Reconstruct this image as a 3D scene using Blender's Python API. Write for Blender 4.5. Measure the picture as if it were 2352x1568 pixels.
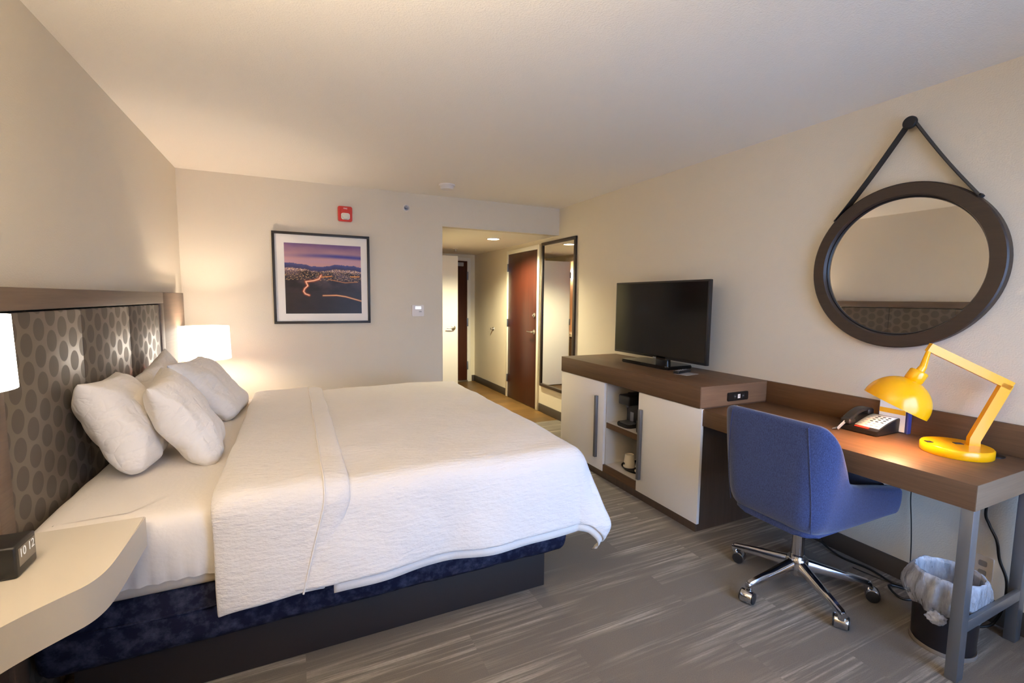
import bpy, bmesh, math, random
from mathutils import Vector, Matrix, noise
random.seed(7)
for _o in list(bpy.data.objects): bpy.data.objects.remove(_o)
S = bpy.context.scene
COL = S.collection
PI = math.pi

# ------------------------------------------------------------------ camera
CAM_H = 1.42
yaw, pitch, roll = 0.43992, 0.0917, -0.010635
cy, sy, cp, sp, cr, sr = math.cos(yaw), math.sin(yaw), math.cos(pitch), math.sin(pitch), math.cos(roll), math.sin(roll)
fw = Vector((sy*cp, cy*cp, -sp)); rt = Vector((cy, -sy, 0)); dn = fw.cross(rt)
rt2 = cr*rt + sr*dn; dn2 = -sr*rt + cr*dn
cd = bpy.data.cameras.new('camera'); cam = bpy.data.objects.new('camera', cd); COL.objects.link(cam)
cd.sensor_width = 36.0; cd.lens = 36*1060.8/2352; cd.clip_start = 0.02
m3 = Matrix((rt2, -dn2, -fw)).transposed()
cam.matrix_world = Matrix.Translation((0, 0, CAM_H)) @ m3.to_4x4()
S.camera = cam

# ------------------------------------------------------------------ exposure, sky, daylight
S.view_settings.view_transform = 'Standard'
try: S.view_settings.look = 'None'
except Exception: pass
S.view_settings.gamma = 1.0
S.view_settings.use_curve_mapping = False
S.view_settings.exposure = 0.50
W = bpy.data.worlds.new('overcast_sky'); S.world = W; W.use_nodes = True
bg = W.node_tree.nodes['Background']
bg.inputs[1].default_value = 10.8
# overcast blue sky above a darker ground outside the window
_n = W.node_tree.nodes; _l = W.node_tree.links
_tc = _n.new('ShaderNodeTexCoord'); _sx = _n.new('ShaderNodeSeparateXYZ'); _cr = _n.new('ShaderNodeValToRGB')
_l.new(_tc.outputs['Generated'], _sx.inputs[0]); _mr = _n.new('ShaderNodeMapRange'); _mr.inputs[1].default_value = -1; _mr.inputs[2].default_value = 1
_l.new(_sx.outputs[2], _mr.inputs[0]); _l.new(_mr.outputs[0], _cr.inputs[0]); _l.new(_cr.outputs[0], bg.inputs[0])
_e = _cr.color_ramp.elements
_e[0].position = .47; _e[0].color = (.20, .32, .56, 1); _e[1].position = .52; _e[1].color = (.36, .57, 1.0, 1)
S.cycles.max_bounces = 14; S.cycles.diffuse_bounces = 12; S.cycles.caustics_reflective = False; S.cycles.caustics_refractive = False
S.cycles.sample_clamp_indirect = 6.0

# room numbers (metres): headboard wall, desk wall, picture wall, window wall
XL, XR, YB, YF, ZC = -0.85, 2.794, 4.686, -0.6, 2.457
HX, HY, HZ = 1.40, 7.45, 2.155           # hallway: bathroom-side wall, end wall, ceiling
WX0, WX1, WZ0, WZ1 = 0.90, 2.60, 0.35, 2.10  # window opening
def light(name, kind, loc, energy, color, parent=None, **kw):
    d = bpy.data.lights.new(name, kind); d.energy = energy; d.color = color
    for k, v in kw.items(): setattr(d, k, v)
    o = bpy.data.objects.new(name, d); COL.objects.link(o); o.location = loc
    if parent:
        o.parent = parent; o.location = Vector(loc) - parent.location
    return o
po = light('daylight', 'AREA', ((WX0+WX1)/2, YF-0.02, (WZ0+WZ1)/2), 1.0, (1, 1, 1), shape='RECTANGLE', size=WX1-WX0, size_y=WZ1-WZ0)
po.rotation_euler = (PI/2, 0, PI)
po.data.cycles.is_portal = True
WARM = (1.0, 0.83, 0.66)
FILL_W = 148.0  # power of the added out-of-view fill lamp
LAMP_W, READ_W, DESK_W, HALL_W = 27.0, 1.1, 9.0, 290.0

# ------------------------------------------------------------------ materials
def srgb(r, g, b):
    f = lambda c: (c/255/12.92) if c/255 <= .04045 else ((c/255+.055)/1.055)**2.4
    return (f(r), f(g), f(b), 1)
def mat(name, col, rough=.6, metal=0., spec=.5, bump=0., bscale=200., **kw):
    m = bpy.data.materials.new(name); m.use_nodes = True
    nt = m.node_tree; b = nt.nodes['Principled BSDF']
    b.inputs['Base Color'].default_value = col; b.inputs['Roughness'].default_value = rough
    b.inputs['Metallic'].default_value = metal; b.inputs['Specular IOR Level'].default_value = spec
    for k, v in kw.items(): b.inputs[k.replace('_', ' ')].default_value = v
    if bump:
        tc = nt.nodes.new('ShaderNodeTexCoord'); n = nt.nodes.new('ShaderNodeTexNoise'); bp = nt.nodes.new('ShaderNodeBump')
        n.inputs['Scale'].default_value = bscale; n.inputs['Detail'].default_value = 3
        bp.inputs['Strength'].default_value = bump; bp.inputs['Distance'].default_value = .004
        nt.links.new(tc.outputs['Object'], n.inputs['Vector']); nt.links.new(n.outputs['Fac'], bp.inputs['Height'])
        nt.links.new(bp.outputs['Normal'], b.inputs['Normal'])
    return m
class N:                                    # tiny node helper
    def __init__(s, m): s.m = m; s.nt = m.node_tree; s.b = s.nt.nodes['Principled BSDF']
    def new(s, t, **kw):
        n = s.nt.nodes.new('ShaderNode'+t)
        for k, v in kw.items(): setattr(n, k, v)
        return n
    def ln(s, a, b): s.nt.links.new(a, b)
    def math(s, op, a, b=None, c=None):
        n = s.new('Math', operation=op)
        for i, v in enumerate((a, b, c)):
            if v is None: continue
            if isinstance(v, (int, float)): n.inputs[i].default_value = v
            else: s.ln(v, n.inputs[i])
        return n.outputs[0]
    def ramp(s, fac, stops):
        r = s.new('ValToRGB'); e = r.color_ramp.elements
        while len(e) < len(stops): e.new(0.5)
        for x, (p, c) in zip(e, stops): x.position = p; x.color = c
        s.ln(fac, r.inputs[0]); return r.outputs[0]
    def mapped(s, scale, rot=(0, 0, 0), src='Object'):
        tc = s.new('TexCoord'); mp = s.new('Mapping'); mp.inputs['Scale'].default_value = scale; mp.inputs['Rotation'].default_value = rot
        s.ln(tc.outputs[src], mp.inputs[0]); return mp.outputs[0]
    def noise(s, vec, scale, detail=3, rough=.5):
        n = s.new('TexNoise'); n.inputs['Scale'].default_value = scale; n.inputs['Detail'].default_value = detail; n.inputs['Roughness'].default_value = rough
        s.ln(vec, n.inputs['Vector']); return n.outputs['Fac']
    def bump(s, h, strength, dist=.004):
        b = s.new('Bump'); b.inputs['Strength'].default_value = strength; b.inputs['Distance'].default_value = dist
        s.ln(h, b.inputs['Height']); s.ln(b.outputs['Normal'], s.b.inputs['Normal'])
    def mix(s, f, a, b):
        n = s.new('Mix', data_type='RGBA')
        if isinstance(f, (int, float)): n.inputs[0].default_value = f
        else: s.ln(f, n.inputs[0])
        for i, v in ((6, a), (7, b)):
            if isinstance(v, tuple): n.inputs[i].default_value = v
            else: s.ln(v, n.inputs[i])
        return n.outputs[2]
def wood(name, c1, c2, axis='y', rough=.45, scale=1.0):
    m = mat(name, c1, rough); k = N(m)
    sc = {'x': (1.2, 30, 30), 'y': (30, 1.2, 30), 'z': (30, 30, 1.2)}[axis]
    v = k.mapped(tuple(a*scale for a in sc)); f = k.noise(v, 1.6, 5, .62)
    v2 = k.mapped(tuple(a*scale*4 for a in sc)); f2 = k.noise(v2, 1.5, 3, .6)
    f3 = k.math('ADD', k.math('MULTIPLY', f, .65), k.math('MULTIPLY', f2, .35))
    k.ln(k.ramp(f3, [(.32, c2), (.68, c1)]), k.b.inputs['Base Color'])
    k.bump(f2, .12, .001)
    return m
def emis(name, col, strength):
    m = bpy.data.materials.new(name); m.use_nodes = True; b = m.node_tree.nodes['Principled BSDF']
    b.inputs['Base Color'].default_value = (.8, .8, .8, 1); b.inputs['Emission Color'].default_value = col; b.inputs['Emission Strength'].default_value = strength
    return m
M = {}
M['wall'] = mat('beige wall paint', srgb(217, 208, 190), .75, bump=.35, bscale=160)
M['ceiling'] = mat('sprayed ceiling paint', srgb(240, 234, 222), .85, bump=.55, bscale=150)
M['hallwall'] = mat('hall wall paint', srgb(222, 214, 188), .6, bump=.2, bscale=160)
M['trimwhite'] = mat('white trim paint', srgb(232, 228, 214), .4)
M['baseb'] = mat('dark rubber baseboard', srgb(66, 58, 50), .55)
M['whitedoor'] = mat('white painted door', srgb(232, 230, 222), .4)
M['browndoor'] = wood('red brown door veneer', srgb(78, 37, 24), srgb(57, 26, 16), 'z', .3, .7)
M['nickel'] = mat('brushed nickel', srgb(196, 192, 184), .3, 1.0)
M['steel'] = mat('grey steel frame', srgb(138, 142, 148), .38, .85)
M['chrome'] = mat('polished aluminium', srgb(205, 205, 208), .16, 1.0)
M['handle'] = mat('grey bar handle', srgb(120, 120, 124), .4, .7)
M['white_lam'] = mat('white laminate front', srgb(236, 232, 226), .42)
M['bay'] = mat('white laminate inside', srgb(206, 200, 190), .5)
M['desk'] = wood('brown desk laminate', srgb(101, 75, 53), srgb(80, 58, 40), 'y', .5); M['desk'].node_tree.nodes['Principled BSDF'].inputs['Specular IOR Level'].default_value = .3
M['deskend'] = wood('brown laminate edge', srgb(124, 101, 80), srgb(104, 84, 66), 'x', .42)
M['darkwood'] = wood('dark cabinet side', srgb(78, 64, 52), srgb(62, 50, 41), 'z', .5)
M['hbframe'] = wood('headboard frame laminate', srgb(108, 90, 76), srgb(90, 75, 63), 'y', .5)
M['linen'] = mat('white cotton', srgb(224, 218, 211), .85, spec=.2, bump=.25, bscale=60, Sheen_Weight=.15)
M['pillowcase'] = mat('white pillowcase cotton', srgb(224, 219, 212), .85, spec=.2, Sheen_Weight=.15)
def crumple():
    k = N(M['pillowcase']); a = k.noise(k.mapped((3.0, 9.0, 5.0), (0, 0, .5)), 1.6, 3, .55); b = k.noise(k.mapped((10, 4, 6), (.3, 0, -.4)), 1.7, 2, .5)
    r = k.math('ABSOLUTE', k.math('SUBTRACT', a, .5)); q = k.math('ABSOLUTE', k.math('SUBTRACT', b, .5))
    k.bump(k.math('MINIMUM', k.math('ADD', r, .02), k.math('ADD', q, .05)), .38, .06)
crumple()
M['mattress'] = mat('ivory mattress ticking', srgb(206, 196, 182), .85)
M['orange'] = mat('orange glass', srgb(240, 96, 40), .15, spec=.6)
M['black'] = mat('black plastic', srgb(26, 25, 25), .35)
M['blackmat'] = mat('matt black plastic', srgb(20, 19, 19), .6)
M['glossblack'] = mat('gloss black screen', srgb(12, 11, 10), .14, spec=.28)
M['tvbase'] = mat('gloss dark stand', srgb(18, 17, 17), .1, spec=.6)
M['yellow'] = mat('yellow gloss enamel', srgb(246, 174, 2), .24, spec=.5, Coat_Weight=.12)
M['red'] = mat('red alarm plastic', srgb(200, 42, 18), .4)
M['whiteplastic'] = mat('white plastic', srgb(228, 222, 216), .45)
M['greyplastic'] = mat('grey plastic', srgb(150, 150, 152), .5)
M['paper'] = mat('white paper', srgb(238, 234, 226), .8)
M['paperor'] = mat('yellow printed paper', srgb(240, 178, 30), .7)
M['papergr'] = mat('green printed paper', srgb(96, 168, 70), .7)
M['paperbl'] = mat('blue printed paper', srgb(60, 70, 150), .7)
M['redlabel'] = mat('red label', srgb(225, 60, 40), .6)
M['mirror'] = mat('mirror silver', (.82, .82, .80, 1), .015, 1.0)
M['mframe'] = wood('dark brown mirror frame', srgb(56, 42, 32), srgb(44, 33, 25), 'y', .45)
M['strap'] = mat('black leather strap', srgb(24, 22, 24), .5)
M['picframe'] = mat('black picture frame', srgb(30, 25, 22), .45)
M['binblack'] = mat('black wastebasket', srgb(28, 24, 26), .45)
M['bingrey'] = mat('grey wastebasket foot', srgb(120, 112, 104), .5)
M['tyre'] = mat('black caster cap', srgb(30, 30, 32), .4)
M['cuppaper'] = mat('cream paper cup', srgb(224, 214, 194), .6)
M['cream'] = mat('cream laminate nightstand', srgb(204, 196, 182), .42)
M['lcd'] = mat('grey liquid crystal screen', srgb(128, 120, 108), .3)
M['lcddigit'] = emis('pale digits', srgb(205, 210, 205), .35)
M['lcdlit'] = emis('lit thermostat screen', srgb(210, 225, 255), 1.0)
M['bulb'] = emis('hall diffuser', (1, .9, .68, 1), 14)
M['bathlight'] = emis('bathroom vanity light', (1, .82, .6, 1), 10)
M['bathwall'] = mat('bathroom wall', srgb(222, 190, 156), .6)
M['counter'] = mat('cream counter', srgb(226, 212, 188), .3)
# shade: cloth that glows from the bulb inside
def shade_mat(name, strength, col):
    m = mat(name, srgb(240, 232, 218), .8); b = m.node_tree.nodes['Principled BSDF']
    b.inputs['Emission Color'].default_value = col; b.inputs['Emission Strength'].default_value = strength
    return m
M['shade'] = shade_mat('glowing drum shade', 4.5, (1.0, .87, .72, 1))
M['shade_near'] = shade_mat('glowing bedside shade', 6.5, (1.0, .88, .74, 1))
M['shadein'] = mat('shade lining', srgb(240, 230, 210), .8)
# carpet with streaks running across the room in planks
def carpet():
    m = mat('streaked carpet', srgb(110, 102, 94), .95, spec=.1); k = N(m)
    tc = k.new('TexCoord'); br = k.new('TexBrick'); br.offset = .37
    br.inputs['Scale'].default_value = 1.0; br.inputs['Brick Width'].default_value = 1.0; br.inputs['Row Height'].default_value = .25
    br.inputs['Mortar Size'].default_value = 0; br.inputs['Color1'].default_value = (0, 0, 0, 1); br.inputs['Color2'].default_value = (1, 1, 1, 1)
    br.inputs['Bias'].default_value = 0
    k.ln(tc.outputs['Object'], br.inputs['Vector'])
    off = k.new('VectorMath', operation='MULTIPLY_ADD'); off.inputs[1].default_value = (7, 3, 0)
    k.ln(br.outputs['Color'], off.inputs[0]); k.ln(tc.outputs['Object'], off.inputs[2])
    mp = k.new('Mapping'); mp.inputs['Scale'].default_value = (1.6, 52, 1); k.ln(off.outputs[0], mp.inputs[0])
    st = k.noise(mp.outputs[0], 1.0, 4, .62)
    mp2 = k.new('Mapping'); mp2.inputs['Scale'].default_value = (.9, 4.5, 1); k.ln(off.outputs[0], mp2.inputs[0])
    zone = k.noise(mp2.outputs[0], 1.0, 2, .5)
    fine = k.noise(tc.outputs['Object'], 330, 2, .6)
    br2 = k.noise(k.mapped((60, 300, 1)), 1.0, 2, .5)
    s = k.math('MULTIPLY', k.math('SUBTRACT', st, .46), 5.5)
    z = k.math('MULTIPLY', k.math('SUBTRACT', zone, .43), 6.0)
    n = k.nt.nodes
    sc = k.new('Clamp'); k.ln(s, sc.inputs[0]); zc = k.new('Clamp'); k.ln(z, zc.inputs[0])
    f = k.math('MULTIPLY', k.math('MULTIPLY', sc.outputs[0], zc.outputs[0]), k.math('ADD', k.math('MULTIPLY', br2, .9), .3))
    base = k.mix(fine, srgb(92, 85, 79), srgb(128, 120, 111))
    k.ln(k.mix(f, base, srgb(172, 164, 151)), k.b.inputs['Base Color'])
    k.bump(fine, .5, .004)
    return m
M['carpet'] = carpet()
def plankfloor():
    m = mat('hall wood planks', srgb(120, 90, 50), .4); k = N(m)
    tc = k.new('TexCoord'); mp = k.new('Mapping'); mp.inputs['Rotation'].default_value = (0, 0, 0); k.ln(tc.outputs['Object'], mp.inputs[0])
    br = k.new('TexBrick'); br.inputs['Scale'].default_value = 1.0; br.inputs['Brick Width'].default_value = .9; br.inputs['Row Height'].default_value = .15
    br.inputs['Mortar Size'].default_value = .002; br.inputs['Color1'].default_value = srgb(128, 94, 50); br.inputs['Color2'].default_value = srgb(90, 67, 36); br.inputs['Mortar'].default_value = srgb(70, 52, 30)
    k.ln(mp.outputs[0], br.inputs['Vector'])
    gr = k.noise(k.mapped((3, 40, 1)), 1.0, 4, .6)
    k.ln(k.mix(k.math('MULTIPLY', gr, .5), br.outputs['Color'], srgb(90, 68, 36)), k.b.inputs['Base Color'])
    return m
M['planks'] = plankfloor()
# navy box spring cloth, dusty
def navy():
    m = mat('navy box cover', srgb(30, 32, 52), .9, spec=.15); k = N(m)
    f = k.noise(k.mapped((1, 1, 1)), 22, 5, .65)
    k.ln(k.ramp(f, [(.45, srgb(24, 25, 44)), (.72, srgb(62, 66, 86))]), k.b.inputs['Base Color']); return m
M['navy'] = navy()
M['plinth'] = mat('dark bed plinth', srgb(34, 26, 24), .7)
# blue tweed
def tweed():
    m = mat('blue tweed', srgb(56, 82, 150), .9, spec=.15, Sheen_Weight=.25); k = N(m)
    a = k.noise(k.mapped((1, 1, .3)), 620, 2, .6); b = k.noise(k.mapped((1, 1, .45)), 260, 2, .6)
    f = k.math('ADD', k.math('MULTIPLY', a, .6), k.math('MULTIPLY', b, .4))
    k.ln(k.ramp(f, [(.34, srgb(34, 42, 74)), (.66, srgb(62, 75, 118))]), k.b.inputs['Base Color'])
    k.bump(a, .35, .002); return m
M['tweed'] = tweed()
# crinkled coverlet
def coverlet_mat():
    m = mat('white matelasse coverlet', srgb(218, 213, 208), .85, spec=.2, Sheen_Weight=.15); k = N(m)
    f = k.noise(k.mapped((9, 26, 26)), 2.2, 4, .6)
    k.bump(f, .55, .012); return m
M['coverlet'] = coverlet_mat()
M['bandmat'] = M['coverlet']
# headboard vinyl with a staggered oval print
def vinyl():
    m = mat('oval print vinyl', srgb(120, 108, 92), .45, spec=.5); k = N(m)
    tc = k.new('TexCoord'); sx = k.new('SeparateXYZ'); k.ln(tc.outputs['Object'], sx.inputs[0])
    p, v, a, b = .0870, .0915, .0385, .0400
    def lat(oy, oz):
        yy = k.math('SUBTRACT', k.math('FRACT', k.math('DIVIDE', k.math('ADD', sx.outputs[1], oy), 2*p)), .5)
        zz = k.math('SUBTRACT', k.math('FRACT', k.math('DIVIDE', k.math('ADD', sx.outputs[2], oz), v)), .5)
        yy = k.math('MULTIPLY', yy, 2*p/a); zz = k.math('MULTIPLY', zz, v/b)
        return k.math('ADD', k.math('MULTIPLY', yy, yy), k.math('MULTIPLY', zz, zz))
    d = k.math('MINIMUM', lat(10, 10), lat(10+p, 10+v/2))
    f = k.ramp(d, [(.88, (1, 1, 1, 1)), (1.0, (0, 0, 0, 1))])
    fr = k.new('RGBToBW'); k.ln(f, fr.inputs[0])
    k.ln(k.mix(fr.outputs[0], srgb(100, 90, 78), srgb(78, 70, 61)), k.b.inputs['Base Color'])
    r = k.math('ADD', k.math('MULTIPLY', fr.outputs[0], .16), .34); k.ln(r, k.b.inputs['Roughness'])
    return m
M['vinyl'] = vinyl()
def liner():
    m = mat('clear bin liner', srgb(225, 228, 236), .25, spec=.5); k = N(m)
    k.b.inputs['Alpha'].default_value = .38
    f = k.noise(k.mapped((14, 14, 5)), 2.0, 4, .6); k.bump(f, .9, .02)
    k.ln(k.ramp(f, [(.30, (.26, .26, .26, 1)), (.75, (.62, .62, .62, 1))]), k.b.inputs['Alpha'])
    return m
M['liner'] = liner()
def pane_mat():
    m = bpy.data.materials.new('window glass'); m.use_nodes = True; nt = m.node_tree; nt.nodes.remove(nt.nodes['Principled BSDF'])
    tr = nt.nodes.new('ShaderNodeBsdfTransparent'); gl = nt.nodes.new('ShaderNodeBsdfGlossy'); mx = nt.nodes.new('ShaderNodeMixShader'); fr = nt.nodes.new('ShaderNodeFresnel')
    gl.inputs['Roughness'].default_value = .02; fr.inputs['IOR'].default_value = 1.45
    nt.links.new(fr.outputs[0], mx.inputs[0]); nt.links.new(tr.outputs[0], mx.inputs[1]); nt.links.new(gl.outputs[0], mx.inputs[2])
    nt.links.new(mx.outputs[0], nt.nodes['Material Output'].inputs[0]); return m
M['glass'] = pane_mat()
M['lens'] = mat('strobe lens', srgb(225, 222, 210), .12, spec=.8)

# ------------------------------------------------------------------ mesh helpers
def smooth(me, ang=40):
    for p in me.polygons: p.use_smooth = True
    try: me.set_sharp_from_angle(angle=math.radians(ang))
    except Exception: pass
def obj(name, bm, m, parent=None, sm=40, world=True):
    me = bpy.data.meshes.new(name)
    bmesh.ops.recalc_face_normals(bm, faces=bm.faces)
    bm.to_mesh(me); bm.free()
    for x in (m if isinstance(m, (list, tuple)) else [m]): me.materials.append(x)
    if sm: smooth(me, sm)
    o = bpy.data.objects.new(name, me); COL.objects.link(o)
    if parent: attach(o, parent)
    return o
def abs_loc(o):
    l = Vector(o.location)
    while o.parent: o = o.parent; l += Vector(o.location)
    return l
def attach(o, parent):
    """geometry is modelled in world space: keep it there (parents carry only translation)"""
    o.parent = parent; o.location = -abs_loc(parent)
def tag(o, label, cat, group=None, kind=None):
    o['label'] = label; o['category'] = cat
    if group: o['group'] = group
    if kind: o['kind'] = kind
    return o
def thing(name, label, cat, loc, group=None):
    o = bpy.data.objects.new(name, None); COL.objects.link(o); o.location = loc; o.empty_display_size = .1
    return tag(o, label, cat, group)
def struct(name, bm, m, label, cat, sm=0):
    return tag(obj(name, bm, m, None, sm), label, cat, None, 'structure')
def box(bm, x0, x1, y0, y1, z0, z1, bev=0., seg=2, mi=0):
    vs = [bm.verts.new(p) for p in ((x0, y0, z0), (x1, y0, z0), (x1, y1, z0), (x0, y1, z0), (x0, y0, z1), (x1, y0, z1), (x1, y1, z1), (x0, y1, z1))]
    fs = [bm.faces.new([vs[i] for i in q]) for q in ((0, 3, 2, 1), (4, 5, 6, 7), (0, 1, 5, 4), (1, 2, 6, 5), (2, 3, 7, 6), (3, 0, 4, 7))]
    for f in fs: f.material_index = mi
    if bev:
        es = set(e for f in fs for e in f.edges)
        r = bmesh.ops.bevel(bm, geom=list(es), offset=bev, segments=seg, affect='EDGES', profile=.5)
        for f in r['faces']: f.material_index = mi
    return bm
def B(*a, **k): return box(bmesh.new(), *a, **k)
def frame_of(d):
    d = Vector(d).normalized(); u = d.orthogonal().normalized() if abs(d.z) > .95 else Vector((0, 0, 1)).cross(d).normalized()
    return u, d.cross(u), d
def lathe(bm, prof, c=(0, 0, 0), axis=(0, 0, 1), n=48, closed=False, mi=0):
    """prof: list of (radius, height along axis)"""
    u, v, d = frame_of(axis); c = Vector(c); rings = []
    for r, h in prof:
        if r < 1e-6: rings.append([bm.verts.new(c+d*h)])
        else: rings.append([bm.verts.new(c+d*h+(u*math.cos(2*PI*i/n)+v*math.sin(2*PI*i/n))*r) for i in range(n)])
    pairs = list(zip(rings, rings[1:])) + ([(rings[-1], rings[0])] if closed else [])
    for a, b in pairs:
        for i in range(n):
            q = [a[i % len(a)], a[(i+1) % len(a)], b[(i+1) % len(b)], b[i % len(b)]]
            q2 = []
            for w in q:
                if w not in q2: q2.append(w)
            if len(q2) > 2:
                f = bm.faces.new(q2); f.material_index = mi
    return bm
def cyl(bm, a, b, r, n=24, r2=None, bev=0., mi=0):
    a = Vector(a); b = Vector(b); L = (b-a).length; r2 = r if r2 is None else r2
    if bev: prof = [(0, 0), (r-bev, 0), (r-bev*.3, bev*.3), (r, bev), (r2, L-bev), (r2-bev*.3, L-bev*.3), (r2-bev, L), (0, L)]
    else: prof = [(0, 0), (r, 0), (r2, L), (0, L)]
    return lathe(bm, prof, a, b-a, n, mi=mi)
def tube(bm, pts, r, n=10, flat=None):
    """round (or flat w,h) section swept along a polyline"""
    pts = [Vector(p) for p in pts]; rings = []
    up = None
    for i, p in enumerate(pts):
        d = (pts[min(i+1, len(pts)-1)]-pts[max(i-1, 0)]).normalized()
        if up is None: u = d.orthogonal().normalized() if flat is None else flat[2].cross(d).normalized()
        else: u = (up - d*up.dot(d)).normalized()
        up = u; v = d.cross(u)
        if flat is None: rings.append([bm.verts.new(p+(u*math.cos(2*PI*k/n)+v*math.sin(2*PI*k/n))*r) for k in range(n)])
        else:
            w, h = flat[0]/2, flat[1]/2
            rings.append([bm.verts.new(p+u*a*w+v*b*h) for a, b in ((-1, -1), (1, -1), (1, 1), (-1, 1))])
    k = len(rings[0])
    for a, b in zip(rings, rings[1:]):
        for i in range(k): bm.faces.new((a[i], a[(i+1) % k], b[(i+1) % k], b[i]))
    bm.faces.new(list(reversed(rings[0]))); bm.faces.new(rings[-1])
    return bm
def spline(pts, n=8):
    pts = [Vector(p) for p in pts]; out = []
    for i in range(len(pts)-1):
        p0, p1, p2, p3 = pts[max(i-1, 0)], pts[i], pts[i+1], pts[min(i+2, len(pts)-1)]
        for k in range(n):
            t = k/n
            out.append(.5*((2*p1)+(p2-p0)*t+(2*p0-5*p1+4*p2-p3)*t*t+(3*p1-p0-3*p2+p3)*t**3))
    out.append(pts[-1]); return out
def prism(bm, poly, z0, z1, bev=0., seg=2, axis='z'):
    def P(a, b, h): return (a, b, h) if axis == 'z' else ((h, a, b) if axis == 'x' else (a, h, b))
    lo = [bm.verts.new(P(a, b, z0)) for a, b in poly]; hi = [bm.verts.new(P(a, b, z1)) for a, b in poly]
    f0 = bm.faces.new(lo); f1 = bm.faces.new(hi); n = len(poly)
    for i in range(n): bm.faces.new((lo[i], lo[(i+1) % n], hi[(i+1) % n], hi[i]))
    if bev: bmesh.ops.bevel(bm, geom=list(f0.edges)+list(f1.edges), offset=bev, segments=seg, affect='EDGES')
    return bm
def rrect(x0, x1, y0, y1, r, n=6):
    out = []
    for cx, cyy, a0 in ((x1-r, y1-r, 0), (x0+r, y1-r, 90), (x0+r, y0+r, 180), (x1-r, y0+r, 270)):
        for i in range(n+1):
            a = math.radians(a0+90*i/n); out.append((cx+r*math.cos(a), cyy+r*math.sin(a)))
    return out
def grid(bm, f, nu, nv, mi=0):
    vs = [[bm.verts.new(f(i/nu, j/nv)) for j in range(nv+1)] for i in range(nu+1)]
    for i in range(nu):
        for j in range(nv):
            q = bm.faces.new((vs[i][j], vs[i+1][j], vs[i+1][j+1], vs[i][j+1])); q.material_index = mi
    return vs
def text(name, s, size, loc, rot, m, parent, ext=.0004, align='CENTER'):
    c = bpy.data.curves.new(name, 'FONT'); c.body = s; c.size = size; c.align_x = align; c.align_y = 'CENTER'; c.extrude = ext
    c.materials.append(m); o = bpy.data.objects.new(name, c); COL.objects.link(o)
    o.rotation_euler = rot; o.location = loc
    bpy.context.view_layer.update()
    me = bpy.data.meshes.new_from_object(o.evaluated_get(bpy.context.evaluated_depsgraph_get()))
    me.transform(o.matrix_world); bpy.data.objects.remove(o)
    o = bpy.data.objects.new(name, me); COL.objects.link(o); attach(o, parent)
    return o
def modif(o, kind, **kw):
    md = o.modifiers.new(kind.lower(), kind)
    for k, v in kw.items(): setattr(md, k, v)
    return md

# ------------------------------------------------------------------ room shell
T = .10
struct('floor', B(XL-T, XR+T, YF-T, 4.62, -.10, 0), M['carpet'], 'grey carpet with pale broken streaks across the bedroom', 'floor')
struct('floor_hall', B(XL-T, XR+T, 4.62, HY+T, -.10, 0), M['planks'], 'brown wood plank floor in the entrance hall', 'floor')
struct('ceiling', B(XL-T, XR+T, YF-T, YB+T, ZC, ZC+.1), M['ceiling'], 'cream sprayed ceiling over the bedroom', 'ceiling')
struct('ceiling_hall', B(HX, XR, YB+.10, HY, HZ, HZ+.08), M['ceiling'], 'lower cream ceiling in the entrance hall', 'ceiling')
struct('wall_left', B(XL-T, XL, YF-T, YB+T, 0, ZC), M['wall'], 'beige wall behind the headboard', 'wall')
struct('wall_right', B(XR, XR+T, YF-T, HY+T, 0, ZC), M['wall'], 'long beige wall with the round mirror and desk', 'wall')
bm = bmesh.new(); box(bm, XL, HX, YB, YB+.10, 0, ZC); box(bm, HX, XR, YB, YB+.10, HZ, ZC)
struct('wall_back', bm, M['wall'], 'beige wall with the framed picture and hall opening', 'wall')
bm = bmesh.new()
box(bm, XL, WX0, YF-T, YF, 0, ZC); box(bm, WX1, XR, YF-T, YF, 0, ZC); box(bm, WX0, WX1, YF-T, YF, 0, WZ0); box(bm, WX0, WX1, YF-T, YF, WZ1, ZC)
struct('wall_front', bm, M['wall'], 'beige window wall behind the viewer', 'wall')
bm = bmesh.new()
for a in (WX0, (WX0+WX1)/2-.02, WX1-.04): box(bm, a, a+.04, YF-.08, YF-.02, WZ0, WZ1)
for a in (WZ0, WZ1-.04): box(bm, WX0+.04, WX1-.04, YF-.08, YF-.02, a, a+.04)
w = struct('window_1', bm, M['trimwhite'], 'large daylight window in the wall behind the viewer', 'window')
obj('window_pane', B(WX0+.04, WX1-.04, YF-.052, YF-.048, WZ0+.04, WZ1-.04), M['glass'], w, 0)
# hall shell: bathroom-side wall with a doorway, end wall
DY0, DY1, DZ = 5.80, 6.67, 2.05
bm = bmesh.new(); box(bm, HX-.05, HX, YB+.10, DY0, 0, HZ+.08); box(bm, HX-.05, HX, DY1, HY+T, 0, HZ+.08); box(bm, HX-.05, HX, DY0, DY1, DZ, HZ+.08)
struct('wall_hall', bm, M['hallwall'], 'cream hall wall with the bathroom doorway', 'wall')
struct('wall_hall_end', B(HX, XR, HY, HY+T, 0, HZ), M['hallwall'], 'short cream wall at the far end of the hall', 'wall')
# bathroom seen only in the tall mirror
bm = bmesh.new(); box(bm, -.35, HX-.05, 5.2, 5.3, 0, HZ); box(bm, -.35, HX-.05, 7.3, 7.4, 0, HZ); box(bm, -.45, -.35, 5.2, 7.4, 0, HZ); box(bm, -.45, HX-.05, 5.2, 7.4, HZ, HZ+.08)
struct('wall_bathroom', bm, M['bathwall'], 'warm lit bathroom walls reflected in the tall mirror', 'wall')
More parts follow.
